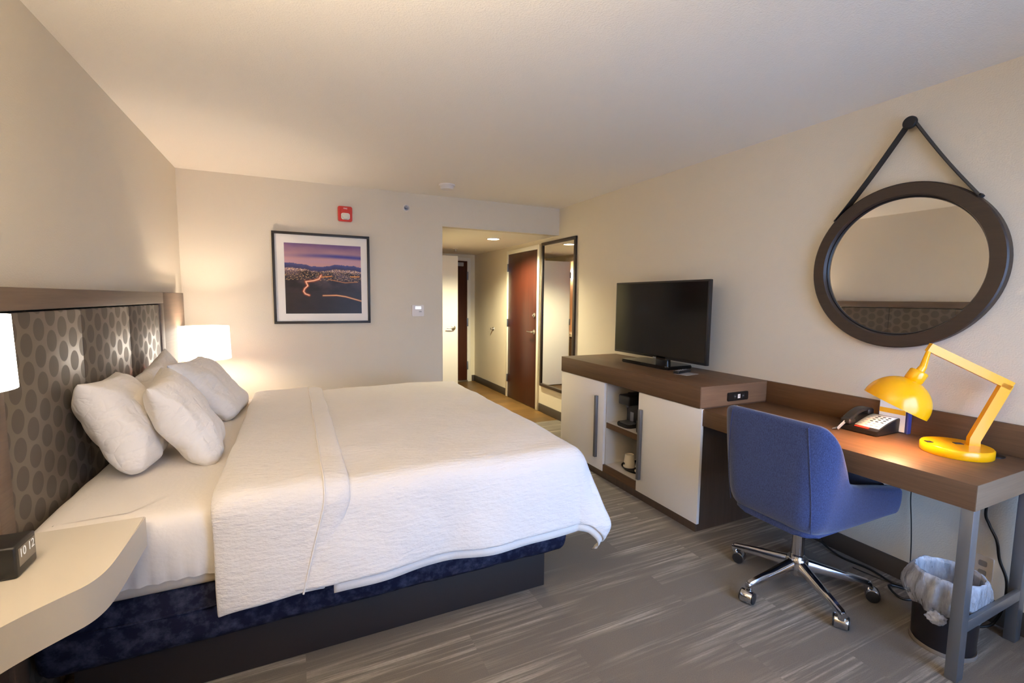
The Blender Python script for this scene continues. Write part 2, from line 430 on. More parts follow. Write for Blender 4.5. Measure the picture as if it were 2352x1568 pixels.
# baseboards (three straight runs)
def baseboard(name, x0, x1, y0, y1, label):
    bm = B(x0, x1, y0, y1, 0, .105, .004); struct(name, bm, M['baseb'], label, 'baseboard', 30)
baseboard('baseboard_right', XR-.012, XR, YF, 5.105, 'dark baseboard along the desk wall')
baseboard('baseboard_hall', XR-.012, XR, 6.105, HY-.012, 'dark baseboard beyond the brown connecting door')
baseboard('baseboard_end', 2.74, XR, HY-.012, HY, 'short dark baseboard beside the far entrance door')
baseboard('baseboard_back', XL, HX, YB-.012, YB, 'dark baseboard under the framed picture wall')
baseboard('baseboard_left', XL, XL+.012, YF, YB-.012, 'dark baseboard behind the bed')

# ------------------------------------------------------------------ doors
def lever(parent, p, out, along, m=M['nickel']):
    p = Vector(p); out = Vector(out); along = Vector(along)
    h = obj('door_handle', lathe(bmesh.new(), [(0, 0), (.033, 0), (.033, .006), (.024, .012), (.013, .014), (.011, .05), (0, .052)], p, out, 28), m, parent)
    obj('lever', tube(bmesh.new(), spline([p+out*.045, p+out*.052+along*.03, p+out*.05+along*.075, p+out*.046+along*.115], 5), .0085, 10), m, h)
# door 1: brown connecting door on the right wall
D0, D1 = 5.174, 6.05
bm = bmesh.new(); box(bm, XR-.022, XR, D1, D1+.052, 0, 2.10, .003); box(bm, XR-.022, XR, D0-.052, D0, 0, 2.10, .003); box(bm, XR-.022, XR, D0, D1, 2.045, 2.10, .003)
d1 = tag(thing('door_1', 'red brown connecting door in a white frame, between tall mirror and hall end', 'door', (XR, (D0+D1)/2, 0)), 'red brown connecting door in a white frame beside the tall mirror', 'door', None, 'structure')
obj('door_frame', bm, M['trimwhite'], d1)
obj('door_leaf', B(XR-.014, XR, D0+.003, D1-.003, .008, 2.042, .002), M['browndoor'], d1)
lever(d1, (XR-.014, D0+.07, 1.0), (-1, 0, 0), (0, 1, 0))
obj('deadbolt', lathe(bmesh.new(), [(0, 0), (.03, 0), (.03, .008), (.022, .014), (.012, .014), (.012, .028), (0, .028)], (XR-.014, D0+.065, 1.215), (-1, 0, 0), 24), M['nickel'], d1)
for z in (1.86, 1.08, .28): obj('hinge', B(XR-.03, XR-.012, D1-.006, D1+.012, z-.055, z+.055, .003), M['steel'], d1)
# door 2: white bathroom door standing open across the hall
d2 = tag(thing('door_2', 'x', 'door', (HX, 6.60, 0)), 'white bathroom door standing open across the hall', 'door', None, 'structure')
obj('door_leaf', B(HX+.03, 2.195, 6.56, 6.60, .012, 2.04, .003), M['whitedoor'], d2)
lever(d2, (2.125, 6.56, .985), (0, -1, 0), (-1, 0, 0))
bm = bmesh.new(); box(bm, HX, HX+.02, DY0-.06, DY0, 0, DZ+.06, .003); box(bm, HX, HX+.02, DY0, DY1, DZ, DZ+.06, .003); box(bm, HX, HX+.02, 6.67, 6.73, 0, DZ+.06, .003)
obj('door_frame', bm, M['trimwhite'], d2)
for z in (1.82, 1.05, .25): obj('hinge', B(HX+.012, HX+.034, 6.548, 6.562, z-.05, z+.05, .002), M['steel'], d2)
# door 3: dark entrance door at the end of the hall
d3 = tag(thing('door_3', 'x', 'door', (2.2, HY, 0)), 'dark brown entrance door at the far end of the hall', 'door', None, 'structure')
bm = bmesh.new(); box(bm, 2.652, 2.712, HY-.022, HY, 0, 2.10, .003); box(bm, 1.66, 2.652, HY-.022, HY, 2.045, 2.10, .003); box(bm, 1.60, 1.66, HY-.022, HY, 0, 2.10, .003)
obj('door_frame', bm, M['trimwhite'], d3)
obj('door_leaf', B(1.66, 2.652, HY-.012, HY, .03, 2.045, .002), M['browndoor'], d3)
obj('threshold', B(1.66, 2.652, HY-.06, HY-.001, 0, .028, .004), M['nickel'], d3)
obj('door_closer', B(2.44, 2.58, HY-.045, HY-.012, 1.955, 2.02, .006), M['greyplastic'], d3)
for z in (1.80, 1.02, .28): obj('hinge', B(2.645, 2.668, HY-.034, HY-.01, z-.07, z+.07, .002), M['steel'], d3)
# door bumper on the hall wall
t = thing('wall_bumper', 'small brass door stop on the cream hall wall', 'door stop', (XR, 6.626, .955))
obj('bumper_plate', lathe(bmesh.new(), [(0, 0), (.03, 0), (.028, .006), (.014, .009), (.012, .03), (0, .03)], (XR, 6.626, .955), (-1, 0, 0), 20), M['nickel'], t)
obj('bumper_pad', lathe(bmesh.new(), [(0, 0), (.017, 0), (.017, .012), (0, .014)], (XR-.03, 6.626, .955), (-1, 0, 0), 20), M['bingrey'], t)
# bathroom bits for the reflection
t = thing('vanity', 'cream bathroom counter on a wooden cabinet, seen in tall mirror', 'vanity', (.9, 6.9, 0))
obj('vanity_cabinet', B(.3, 1.25, 6.78, 7.28, 0, .78, .004), M['desk'], t); obj('countertop', B(.28, 1.27, 6.74, 7.295, .78, .83, .004), M['counter'], t)
t = thing('vanity_light', 'bright glowing bathroom light, seen in tall mirror', 'light', (.9, 7.3, 1.9))
obj('light_diffuser', B(.35, 1.25, 7.2, 7.29, 1.80, 1.96, .01), M['bathlight'], t)

# ------------------------------------------------------------------ hall ceiling fittings
t = thing('recessed_light', 'round recessed downlight glowing in the hall ceiling', 'ceiling light', (2.235, 5.32, HZ))
obj('trim_ring', lathe(bmesh.new(), [(.072, 0), (.092, 0), (.092, .006), (.074, .008)], (2.235, 5.32, HZ), (0, 0, -1), 40, True), M['whiteplastic'], t)
obj('light_diffuser', lathe(bmesh.new(), [(0, .004), (.072, .004), (.072, 0), (0, 0)], (2.235, 5.32, HZ), (0, 0, -1), 40), M['bulb'], t)
light('hall_lamp', 'SPOT', (2.235, 5.32, HZ-.012), HALL_W, (1.0, .89, .56), t, spot_size=math.radians(150), spot_blend=.6, shadow_soft_size=.06)
t = thing('sprinkler_head', 'small white sprinkler on the hall ceiling near the entrance door', 'sprinkler', (2.19, 6.66, HZ))
obj('escutcheon', lathe(bmesh.new(), [(0, 0), (.04, 0), (.036, .008), (0, .01)], (2.19, 6.66, HZ), (0, 0, -1), 24), M['whiteplastic'], t)
obj('deflector', lathe(bmesh.new(), [(0, .01), (.01, .01), (.01, .035), (.024, .036), (.024, .04), (0, .04)], (2.19, 6.66, HZ), (0, 0, -1), 20), M['nickel'], t)

# ------------------------------------------------------------------ bedroom wall and ceiling fittings
t = thing('smoke_detector', 'round white smoke detector on the bedroom ceiling', 'smoke detector', (1.30, 4.20, ZC))
obj('detector_base', lathe(bmesh.new(), [(0, 0), (.075, 0), (.075, .012), (.07, .014), (0, .014)], (1.30, 4.20, ZC), (0, 0, -1), 40), M['whiteplastic'], t)
obj('detector_cap', lathe(bmesh.new(), [(.06, .014), (.062, .03), (.052, .042), (0, .045)], (1.30, 4.20, ZC), (0, 0, -1), 40), M['whiteplastic'], t)
t = thing('fire_alarm', 'red square fire alarm strobe on the wall above the picture', 'fire alarm', (.455, YB, 2.195))
y = YB
obj('alarm_body', prism(bmesh.new(), rrect(.392, .518, 2.128, 2.266, .014), y-.022, y, .004, 2, 'y'), M['red'], t)
bm = prism(bmesh.new(), rrect(.418, .494, 2.142, 2.254, .01), y-.036, y-.022, .004, 2, 'y'); obj('alarm_front', bm, M['red'], t)
obj('strobe_rim', prism(bmesh.new(), rrect(.417, .495, 2.142, 2.202, .018), y-.042, y-.036, .003, 2, 'y'), M['whiteplastic'], t)
obj('strobe_lens', prism(bmesh.new(), rrect(.424, .488, 2.148, 2.196, .015), y-.060, y-.042, .008, 3, 'y'), M['lens'], t)
text('lettering', 'FIRE', .019, (.456, y-.0365, 2.243), (PI/2, 0, 0), M['paper'], t)
t = thing('wall_sprinkler', 'small sidewall sprinkler in a round white collar on wall right of fire alarm', 'sprinkler', (1.03, YB, 2.305))
obj('escutcheon', lathe(bmesh.new(), [(.022, .010), (.026, .012), (.034, .006), (.036, 0), (.022, 0)], (1.03, YB, 2.305), (0, -1, 0), 28, True), M['whiteplastic'], t)
obj('sprinkler_body', lathe(bmesh.new(), [(0, 0), (.022, 0), (.021, .004), (.010, .005), (.009, .03), (0, .03)], (1.03, YB, 2.305), (0, -1, 0), 20), M['handle'], t)
obj('deflector', B(1.012, 1.048, YB-.045, YB-.03, 2.308, 2.313, .001), M['nickel'], t)
t = thing('thermostat', 'white thermostat with a lit screen on wall beside hall opening', 'thermostat', (1.136, YB, 1.294))
obj('thermostat_body', prism(bmesh.new(), rrect(1.075, 1.197, 1.235, 1.350, .008), YB-.024, YB, .004, 2, 'y'), M['whiteplastic'], t)
obj('screen', B(1.108, 1.166, YB-.0255, YB-.024, 1.308, 1.334), M['lcdlit'], t, 0)
obj('button', B(1.145, 1.172, YB-.0265, YB-.024, 1.278, 1.286, .001), M['greyplastic'], t)
# ---------- framed picture
PX0, PX1, PZ0, PZ1 = -.168, .668, 1.174, 2.000
t = thing('framed_picture', 'black framed dusk landscape photograph with a white mat on back wall', 'picture', ((PX0+PX1)/2, YB, PZ0))
bm = bmesh.new(); fwid = .022
box(bm, PX0, PX1, YB-.03, YB-.002, PZ1-fwid, PZ1, .002); box(bm, PX0, PX1, YB-.03, YB-.002, PZ0, PZ0+fwid, .002)
box(bm, PX0, PX0+fwid, YB-.03, YB-.002, PZ0+fwid, PZ1-fwid, .002); box(bm, PX1-fwid, PX1, YB-.03, YB-.002, PZ0+fwid, PZ1-fwid, .002)
obj('picture_frame', bm, M['picframe'], t)
obj('mat_board', B(PX0+fwid, PX1-fwid, YB-.014, YB-.002, PZ0+fwid, PZ1-fwid), M['paper'], t, 0)
def print_colour(u, v):
    """u right, v up, both 0..1: dusk sky, far hills, town lights and a winding lit road"""
    import math as mm
    n = lambda a, b, s=0: noise.fractal(Vector((u*a, v*b, 3.1+s)), .9, 2.1, 4)
    mixc = lambda a, b, f: tuple(p+(q-p)*max(0, min(1, f)) for p, q in zip(a, b))
    hill = .705+.018*mm.sin(u*9+1)+.012*n(7, 0, 2)-.03*u*.4
    if v > hill:
        c = mixc((196, 150, 150), (112, 84, 128), (v-.80)/.2+.25*n(2, 6))
        band = mm.exp(-((v-.82-.015*mm.sin(u*3))/.028)**2)*min(1, .15+u*1.3)
        c = mixc(c, (70, 66, 140), band)
        c = mixc(c, (190, 150, 168), mm.exp(-((v-.75)/.03)**2)*.8)
        c = mixc(c, (120, 90, 150), max(0, v-.93)*6*u)
    elif v > hill-.065:
        c = mixc((74, 76, 130), (56, 52, 92), (hill-v)/.06+.2*n(12, 12))
    else:
        c = mixc((112, 92, 104), (56, 42, 40), (hill-.05-v)/.28)
        c = mixc(c, (36, 28, 26), .5+.9*n(5, 9, 5))
        if v < .3: c = mixc(c, (46, 38, 34), .6)
        town = mm.exp(-((v-.635+.02*u)/.022)**2)
        if n(60, 90, 9)*town > .10: c = mixc(c, (255, 236, 205), min(1, 2.2*town*n(60, 90, 9)))
        c = mixc(c, (226, 170, 165), .4*town)
        if v > .48 and n(50, 120, 4) > .34: c = mixc(c, (250, 200, 140), .7)
        def road(pts, w, col, core):
            nonlocal c
            d = 9
            for (x0, y0), (x1, y1) in zip(pts, pts[1:]):
                ex, ey = x1-x0, y1-y0; L = ex*ex+ey*ey
                q = max(0, min(1, ((u-x0)*ex+(v-y0)*ey)/L)); d = min(d, mm.hypot(u-x0-q*ex, v-y0-q*ey))
            c = mixc(c, col, mm.exp(-(d/w)**2)); c = mixc(c, core, mm.exp(-(d/(w*.45))**2))
        road([(.46, .555), (.43, .50), (.36, .475), (.26, .46), (.285, .40), (.245, .36), (.23, .32), (.25, .285), (.30, .265)], .016, (235, 90, 40), (255, 225, 190))
        road([(.46, .53), (.60, .545)], .008, (225, 120, 50), (245, 170, 90))
        road([(.55, .50), (.78, .455), (.95, .47)], .006, (190, 110, 60), (220, 150, 90))
        road([(.48, .262), (.66, .268), (.78, .25), (1.0, .185)], .011, (230, 110, 45), (255, 215, 160))
        road([(.86, .545), (.97, .548)], .009, (240, 130, 40), (255, 190, 90))
    return c
bm = bmesh.new(); NU, NV = 170, 160
IX0, IX1, IZ0, IZ1 = PX0+.097, PX1-.080, PZ0+.092, PZ1-.097
cl = bm.loops.layers.float_color.new('print')
vs = grid(bm, lambda a, b: (IX0+(IX1-IX0)*a, YB-.0146, IZ0+(IZ1-IZ0)*b), NU, NV)
cols = [[srgb(*print_colour(i/NU, j/NV)) for j in range(NV+1)] for i in range(NU+1)]
key = {vs[i][j]: cols[i][j] for i in range(NU+1) for j in range(NV+1)}
for f in bm.faces:
    for l in f.loops: l[cl] = key[l.vert]
pm = mat('photographic print', (.2, .2, .2, 1), .35, spec=.25); k = N(pm); at = k.new('VertexColor'); at.layer_name = 'print'; k.ln(at.outputs['Color'], k.b.inputs['Base Color'])
obj('photograph', bm, pm, t, 0)
# ---------- tall mirror
t = thing('tall_mirror', 'tall dark framed dressing mirror on the right wall beside the brown door', 'mirror', (XR, 4.67, .337))
a0, a1, b0, b1, fwid = 4.295, 5.065, .337, 2.108, .036
bm = bmesh.new(); X0, X1 = XR-.026, XR-.002
box(bm, X0, X1, a0, a1, b1-fwid, b1, .002); box(bm, X0, X1, a0, a1, b0, b0+fwid, .002); box(bm, X0, X1, a0, a0+fwid, b0+fwid, b1-fwid, .002); box(bm, X0, X1, a1-fwid, a1, b0+fwid, b1-fwid, .002)
obj('mirror_frame', bm, M['mframe'], t)
obj('mirror_glass', B(XR-.012, XR-.004, a0+fwid, a1-fwid, b0+fwid, b1-fwid), M['mirror'], t, 0)
# ---------- round mirror
MY, MZ, MR = 1.310, 1.604, .410
t = thing('round_mirror', 'round mirror in a wide dark brown rim hung by a black strap', 'mirror', (XR, MY, MZ))
obj('mirror_frame', lathe(bmesh.new(), [(.346, .004), (.346, .040), (.351, .046), (MR-.006, .046), (MR, .040), (MR, .002), (.356, .002)], (XR, MY, MZ), (-1, 0, 0), 96, True), M['mframe'], t)
obj('mirror_glass', lathe(bmesh.new(), [(0, .006), (.346, .006), (.346, .014), (0, .014)], (XR, MY, MZ), (-1, 0, 0), 96), M['mirror'], t, 20)
obj('inner_lip', lathe(bmesh.new(), [(.337, .014), (.346, .014), (.346, .022), (.341, .024)], (XR, MY, MZ), (-1, 0, 0), 96, True), M['strap'], t)
pk = Vector((XR-.03, 1.302, 2.300))
obj('hanging_peg', lathe(bmesh.new(), [(0, 0), (.012, 0), (.012, .028), (.026, .030), (.030, .036), (.030, .046), (.026, .052), (0, .053)], (XR, pk.y, pk.z), (-1, 0, 0), 28), M['strap'], t)
for s, ang in ((1, 42), (-1, 38)):
    a = math.radians(ang); e = Vector((XR-.024, MY+s*(MR+.002)*math.sin(a+.12), MZ+(MR+.002)*math.cos(a+.12)))
    top = Vector((XR-.022, pk.y+s*.012, pk.z+.004))
    obj('strap', tube(bmesh.new(), [top+(e-top)*i/10+Vector((0, 0, -.012*math.sin(PI*i/10))) for i in range(11)], .01, flat=(.046, .004, (e-top).cross(Vector((1, 0, 0))).normalized())), M['strap'], t)
    obj('strap_button', lathe(bmesh.new(), [(0, 0), (.011, 0), (.011, .010), (0, .013)], e, Vector((0, s*math.sin(a+.12), math.cos(a+.12))), 16), M['strap'], t)
# ---------- wall outlet
t = thing('wall_outlet', 'white outlet plate on the wall under the desk, behind the wastebasket', 'outlet', (XR, .890, .23))
obj('outlet_plate', prism(bmesh.new(), rrect(.856, .924, .172, .288, .006), XR-.008, XR, .002, 2, 'x'), M['whiteplastic'], t)
for z in (.252, .208):
    obj('socket', prism(bmesh.new(), rrect(.876, .904, z-.013, z+.013, .006), XR-.0095, XR-.008, 0, 1, 'x'), M['greyplastic'], t)

# ------------------------------------------------------------------ headboard
HBX = -.78
t = thing('headboard', 'long brown headboard with oval print padding behind the bed', 'headboard', (XL, 2.75, 0))
HA, HB_ = 1.845, 3.65      # padded opening along the wall
ZT = 1.440
obj('top_rail', B(XL+.002, HBX, HA-.075, HB_+.085, 1.368, ZT, .003), M['hbframe'], t)
for a, b in ((HA-.075, HA), (HB_, HB_+.085)): obj('stile', B(XL+.002, HBX, a, b, .002, 1.368, .003), M['hbframe'], t)
for a, b in ((1.02, HA-.079), (HB_+.089, 4.42)): obj('side_panel', B(XL+.002, HBX-.012, a, b, .002, ZT, .003), M['hbframe'], t)
w3 = (HB_-HA)/3
for i in range(3):
    o = obj('pad', B(XL+.004, HBX-.006, HA+i*w3+.001, HA+(i+1)*w3-.001, .03, 1.362, .006, 2), M['vinyl'], t)

# ------------------------------------------------------------------ bed
MX0, MX1, MY0, MY1 = -.765, 1.205, 1.80, 3.73
t = thing('bed', 'wide bed with a navy box spring on a dark plinth', 'bed', (.2, 2.765, 0))
obj('base', B(-.70, 1.088, 1.904, 3.626, 0, .215, .004), M['plinth'], t)
bm = bmesh.new()
def boxspring(x0, x1, y0, y1, z0, z1, r, bulge):
    """soft box: rounded rectangle rings with a slightly sagging skin"""
    bm = bmesh.new(); rings = []; nz = 10
    base = rrect(x0, x1, y0, y1, r, 8)
    # densify the long sides
    dense = []
    for i, p in enumerate(base):
        q = base[(i+1) % len(base)]; L = math.hypot(q[0]-p[0], q[1]-p[1]); n = max(1, int(L/.035))
        for j in range(n): dense.append((p[0]+(q[0]-p[0])*j/n, p[1]+(q[1]-p[1])*j/n))
    cx, cyy = (x0+x1)/2, (y0+y1)/2
    for kz in range(nz+1):
        f = kz/nz; z = z0+(z1-z0)*f; rg = []
        o = bulge*math.sin(PI*f)**.5-bulge - (.012 if kz in (0, nz) else 0)
        for (px, py) in dense:
            d = Vector((px-cx, py-cyy)); n2 = Vector((max(-1, min(1, (px-cx)/((x1-x0)/2))), max(-1, min(1, (py-cyy)/((y1-y0)/2)))))
            n2 = Vector((n2.x if abs(n2.x) > .97 else 0, n2.y if abs(n2.y) > .97 else 0))
            w = .006*noise.noise(Vector((px*9, py*9, z*14)))+.004*noise.noise(Vector((px*30, py*30, z*5)))
            rg.append(bm.verts.new((px+n2.x*(o+w), py+n2.y*(o+w), z)))
        rings.append(rg)
    n = len(dense)
    for a, b in zip(rings, rings[1:]):
        for i in range(n): bm.faces.new((a[i], a[(i+1) % n], b[(i+1) % n], b[i]))
    bm.faces.new(rings[-1]); bm.faces.new(list(reversed(rings[0])))
    return bm
bs = obj('box_spring', boxspring(MX0, 1.17, MY0+.01, MY1-.01, .215, .425, .05, .012), M['navy'], t, 60)
for z in (.350,):
    obj('piping', tube(bmesh.new(), [(MX0+.02, MY0+.006, z)]+[(MX0+.02+(1.13-MX0-.02)*i/30, MY0+.006+.002*math.sin(i*1.7), z+.003*math.sin(i*.9)) for i in range(1, 31)]+[(1.165, MY0+.05, z), (1.176, MY0+.12, z), (1.176, MY1-.1, z)], .004, 8), M['navy'], bs)
obj('mattress', B(MX0+.004, 1.19, MY0+.008, MY1-.008, .425, .672, .03, 3), M['mattress'], t)
# fitted sheet with a gathered hem
def sheet():
    bm = bmesh.new(); r = .045
    per = []
    base = rrect(MX0, MX1, MY0, MY1, .06, 8)
    for i, p in enumerate(base):
        q = base[(i+1) % len(base)]; L = math.hypot(q[0]-p[0], q[1]-p[1]); n = max(1, int(L/.016))
        for j in range(n): per.append((p[0]+(q[0]-p[0])*j/n, p[1]+(q[1]-p[1])*j/n))
    cx, cyy = (MX0+MX1)/2, (MY0+MY1)/2
    nor = []
    n = len(per)
    for i in range(n):
        a, b = per[i-1], per[(i+1) % n]; d = Vector((b[0]-a[0], b[1]-a[1])).normalized(); nor.append(Vector((d.y, -d.x)))
    prof = [(0, .474, 1.0), (0.001, .482, 1.0), (.003, .492, .9), (.004, .505, .7), (.006, .53, .45), (.006, .565, .25), (.006, .60, .15), (.004, .635, .08), (0, .66, .03), (-.010, .682, 0), (-.03, .694, 0), (-.06, .698, 0), (-.13, .700, 0), (-.25, .701, 0)]
    rings = []
    for off, z, g in prof:
        rg = []
        for i, (px, py) in enumerate(per):
            s = i*.016
            amp = .35+.65*max(0, noise.noise(Vector((s*2.2, 4.0, 0)))*1.8)
            w = g*amp*.017*math.sin(s*110+6*noise.noise(Vector((s*6, 0, 0))))+.006*noise.noise(Vector((px*7, py*7, z*7)))
            dz = g*.012*noise.noise(Vector((s*5, 9, 0)))
            rg.append(bm.verts.new((px+nor[i].x*(off+w+.003), py+nor[i].y*(off+w+.003), z+dz)))
        rings.append(rg)
    for a, b in zip(rings, rings[1:]):
        for i in range(n): bm.faces.new((a[i], a[(i+1) % n], b[(i+1) % n], b[i]))
    c = bm.verts.new((cx, cyy, .702))
    for i in range(n): bm.faces.new((rings[-1][i], rings[-1][(i+1) % n], c))
    return bm
tag(obj('fitted_sheet', sheet(), M['linen'], None, 80), 'white fitted sheet with a gathered hem over the mattress', 'bed sheet')

# coverlet: cloth laid over the rectangle, hanging past near side and foot
def drape(a, b, x1, y0, y1, ztop, flare, lift=0., seed=0.):
    """a along the bed, b across it; the part past the edges bends down, corners hang lower"""
    da = max(0., a-x1); db = (y0-b) if b < y0 else max(0., b-y1); sgn = -1 if b < y0 else 1
    px, py = min(a, x1), min(max(b, y0), y1)
    rr = (da**2.7+db**2.7)**(1/2.7)
    w = .010*noise.noise(Vector((a*3+seed, b*3, 1)))+.004*noise.noise(Vector((a*9, b*9, 4+seed)))
    if rr < 1e-6: return Vector((px, py, ztop+lift+w))
    rh = math.hypot(da, db); dx, dy = da/rh, sgn*db/rh; R = .065
    if rr < R*PI/2:
        q = rr/R; h = R*math.sin(q); z = R*(1-math.cos(q))
    else:
        h = R; z = R+(rr-R*PI/2)
    hang = max(0, z-R*.5)
    along = (a if db > da else b)
    fold = .020*math.sin(along*9+2.5*noise.noise(Vector((along*2+seed, 2, 0))))*min(1, hang/.3)+.012*noise.noise(Vector((along*6, hang*5, seed)))*min(1, hang/.15)
    corner = 2*min(da, db)/rh if rr > .01 else 0
    h += hang*flare + fold + lift + corner*(.05*min(1, hang/.3)-.42*max(0, hang-.33))
    return Vector((px+dx*h, py+dy*h, ztop+lift-z+w*(1 if rr < .08 else 0)))
CX1, CY0, CY1, CZ = 1.165, 1.835, 3.68, .722
t = thing('coverlet', 'white crinkled coverlet spread over the bed and turned back near pillows', 'bedspread', (.5, 2.76, CZ))
A0, A1, B0, B1 = -.245, CX1+.385, CY0-.375, CY1+.375
bm = bmesh.new()
grid(bm, lambda u, v: drape(A0+(A1-A0)*u, B0+(B1-B0)*v, CX1, CY0, CY1, CZ, .16), 96, 130)
o = obj('cover', bm, M['coverlet'], t, 80); modif(o, 'SOLIDIFY', thickness=.012, offset=1); modif(o, 'SUBSURF', levels=1, render_levels=1)
# thin blanket edge peeping out below the cover
bm = bmesh.new()
grid(bm, lambda u, v: drape(.10+(A1+.022-.10)*u, (CY0-.402)+(.16)*v, CX1, CY0, CY1, CZ, .16, -.008, 0.), 80, 8)
o = obj('hem_band', bm, M['linen'], t, 80); modif(o, 'SOLIDIFY', thickness=.004, offset=1)
# turned-back band lies on top and hangs lower
def band(u, v):
    b = (CY0-.425)+(CY1+.40-CY0+.425)*v
    hang = max(0, CY0-b)
    a0 = -.272+.012*hang/.4+.006*noise.noise(Vector((b*5, 1, 1))); a1 = .165-.10*max(0, hang-.10)/.33*1.0+.004*noise.noise(Vector((b*4, 2, 8)))
    a = a0+(a1-a0)*u
    l = .016 - .012*(abs(2*u-1)**8)
    p = drape(a, b+.03*u*(1 if hang > .3 else hang/.3), CX1, CY0, CY1, CZ, .10, l, 5.)
    return p
bm = bmesh.new(); grid(bm, band, 40, 150)
o = obj('turned_back_band', bm, M['bandmat'], t, 80); modif(o, 'SOLIDIFY', thickness=.014, offset=1); modif(o, 'SUBSURF', levels=1, render_levels=1)
def hemstitch(v):
    p = band(.80, v); q = band(.82, v); return p+Vector((0, 0, 0))
pts = []
for i in range(121):
    v = i/120; p = band(.80, v); e = .01; t1 = (band(.80, min(1, v+e))-band(.80, max(0, v-e))); t2 = (band(.83, v)-band(.77, v)); nrm = t2.cross(t1).normalized()
    pts.append(p+nrm*.016)
obj('hem_seam', tube(bmesh.new(), pts, .0035, 6), M['linen'], t)

# ------------------------------------------------------------------ pillows
def pillow_mesh(w, h, th, seed):
    """lies in its own XY plane (w along X, h along Y); plump middle, thin edges, pointed corners"""
    bm = bmesh.new(); n = 34
    def side(sg):
        out = []
        for i in range(n+1):
            row = []
            for j in range(n+1):
                u = -1+2*i/n; v = -1+2*j/n
                u = math.copysign(abs(u)**.85, u); v = math.copysign(abs(v)**.85, v)
                pin = .085
                x = w/2*u*(1-pin*(1-v*v)**1.0*abs(u)**2 ) ; y = h/2*v*(1-pin*(1-u*u)*abs(v)**2)
                if v < 0: rc = 1-.16*(u*u)**2*(v*v)**2; x *= rc; y *= rc
                f = max(0, (1-u**2))**.42*max(0, (1-v**2))**.42
                z = sg*th/2*f
                wr = .016*noise.noise(Vector((u*2.1+seed, v*2.1, seed+sg)))+.007*noise.noise(Vector((u*5+seed, v*3.2, seed*2+sg)))
                crease = .008*math.sin(9*(u+v*.6)+seed*3+3*noise.noise(Vector((u*2, v*2, seed))))*(max(abs(u), abs(v))**3)
                z += sg*(wr+crease)*min(1, f*2.2)
                row.append((x, y, z))
            out.append(row)
        return out
    a, b = side(1), side(-1)
    va = [[bm.verts.new(p) for p in r] for r in a]
    vb = [[va[i][j] if i in (0, n) or j in (0, n) else bm.verts.new(b[i][j]) for j in range(n+1)] for i in range(n+1)]
    for V, fl in ((va, 0), (vb, 1)):
        for i in range(n):
            for j in range(n):
                q = [V[i][j], V[i+1][j], V[i+1][j+1], V[i][j+1]]
                bm.faces.new(q[::-1] if fl else q)
    return bm
def pillow(label, c, w, h, th, lean, yawd, tw, seed):
    """lean: angle of the pillow from the vertical, resting back towards the headboard"""
    o = obj('pillow', pillow_mesh(w, h, th, seed), M['pillowcase'], None, 80)
    # local X -> world Y, local Y -> up (leaning to -X), local Z -> +X
    base = Matrix(((0, 0, 1), (1, 0, 0), (0, 1, 0))).to_4x4()
    o.matrix_world = Matrix.Translation(c) @ Matrix.Rotation(math.radians(yawd), 4, 'Z') @ Matrix.Rotation(-math.radians(lean), 4, 'Y') @ base @ Matrix.Rotation(math.radians(tw), 4, 'Z')
    modif(o, 'SUBSURF', levels=1, render_levels=1)
    return tag(o, label, 'pillow', 'white pillows at the head of the bed')
pillow('white pillow closest to the nightstand, its near corner poking up', (-.658, 2.425, .886), .50, .43, .21, 23, 4, -3, 1.3)
pillow('plump white pillow leaning in front of the one by the nightstand', (-.458, 2.49, .872), .54, .45, .20, 29, 6, 2, 2.7)
pillow('grey white pillow leaning at the far side of the bed, below the lampshade', (-.462, 3.30, .862), .62, .46, .18, 41, -2, -3, 4.1)
pillow('white pillow against the headboard, mostly hidden behind the other three', (-.655, 3.15, .865), .72, .42, .15, 19, 0, 6, 5.9)

# ------------------------------------------------------------------ nightstands
NZ = .715
def nightstand(y_in, sg, label):
    """free form slab fixed to the headboard side panel; y_in is the side next to the bed"""
    t = thing('nightstand', label, 'nightstand', (-.79, y_in-sg*.3, NZ-.1), 'nightstands beside the bed')
    x0 = HBX-.0125
    prof = [(x0, 0), (-.452, 0), (-.452, .20), (-.454, .29), (-.462, .345), (-.480, .385), (-.515, .42), (-.555, .46), (-.588, .50), (-.625, .56), (-.655, .64), (-.67, .74), (x0, .74)]
    sm = prof[:3]+[(p.x, p.y) for p in spline([(a, b, 0) for a, b in prof[2:-1]], 5)][1:]+[prof[-1]]
    poly = [(a, y_in-sg*b) for a, b in sm]
    obj('top_slab', prism(bmesh.new(), poly, NZ-.1, NZ, .003), M['cream'], t, 30)
    obj('wall_cleat', B(x0, x0+.05, min(y_in-sg*.05, y_in-sg*.65), max(y_in-sg*.05, y_in-sg*.65), NZ-.17, NZ-.1, .003), M['plinth'], t)
    return t
nightstand(1.785, 1, 'cream curved nightstand slab holding the black alarm clock')
nightstand(3.765, -1, 'cream nightstand slab beyond the bed, under the glowing orange based lamp')

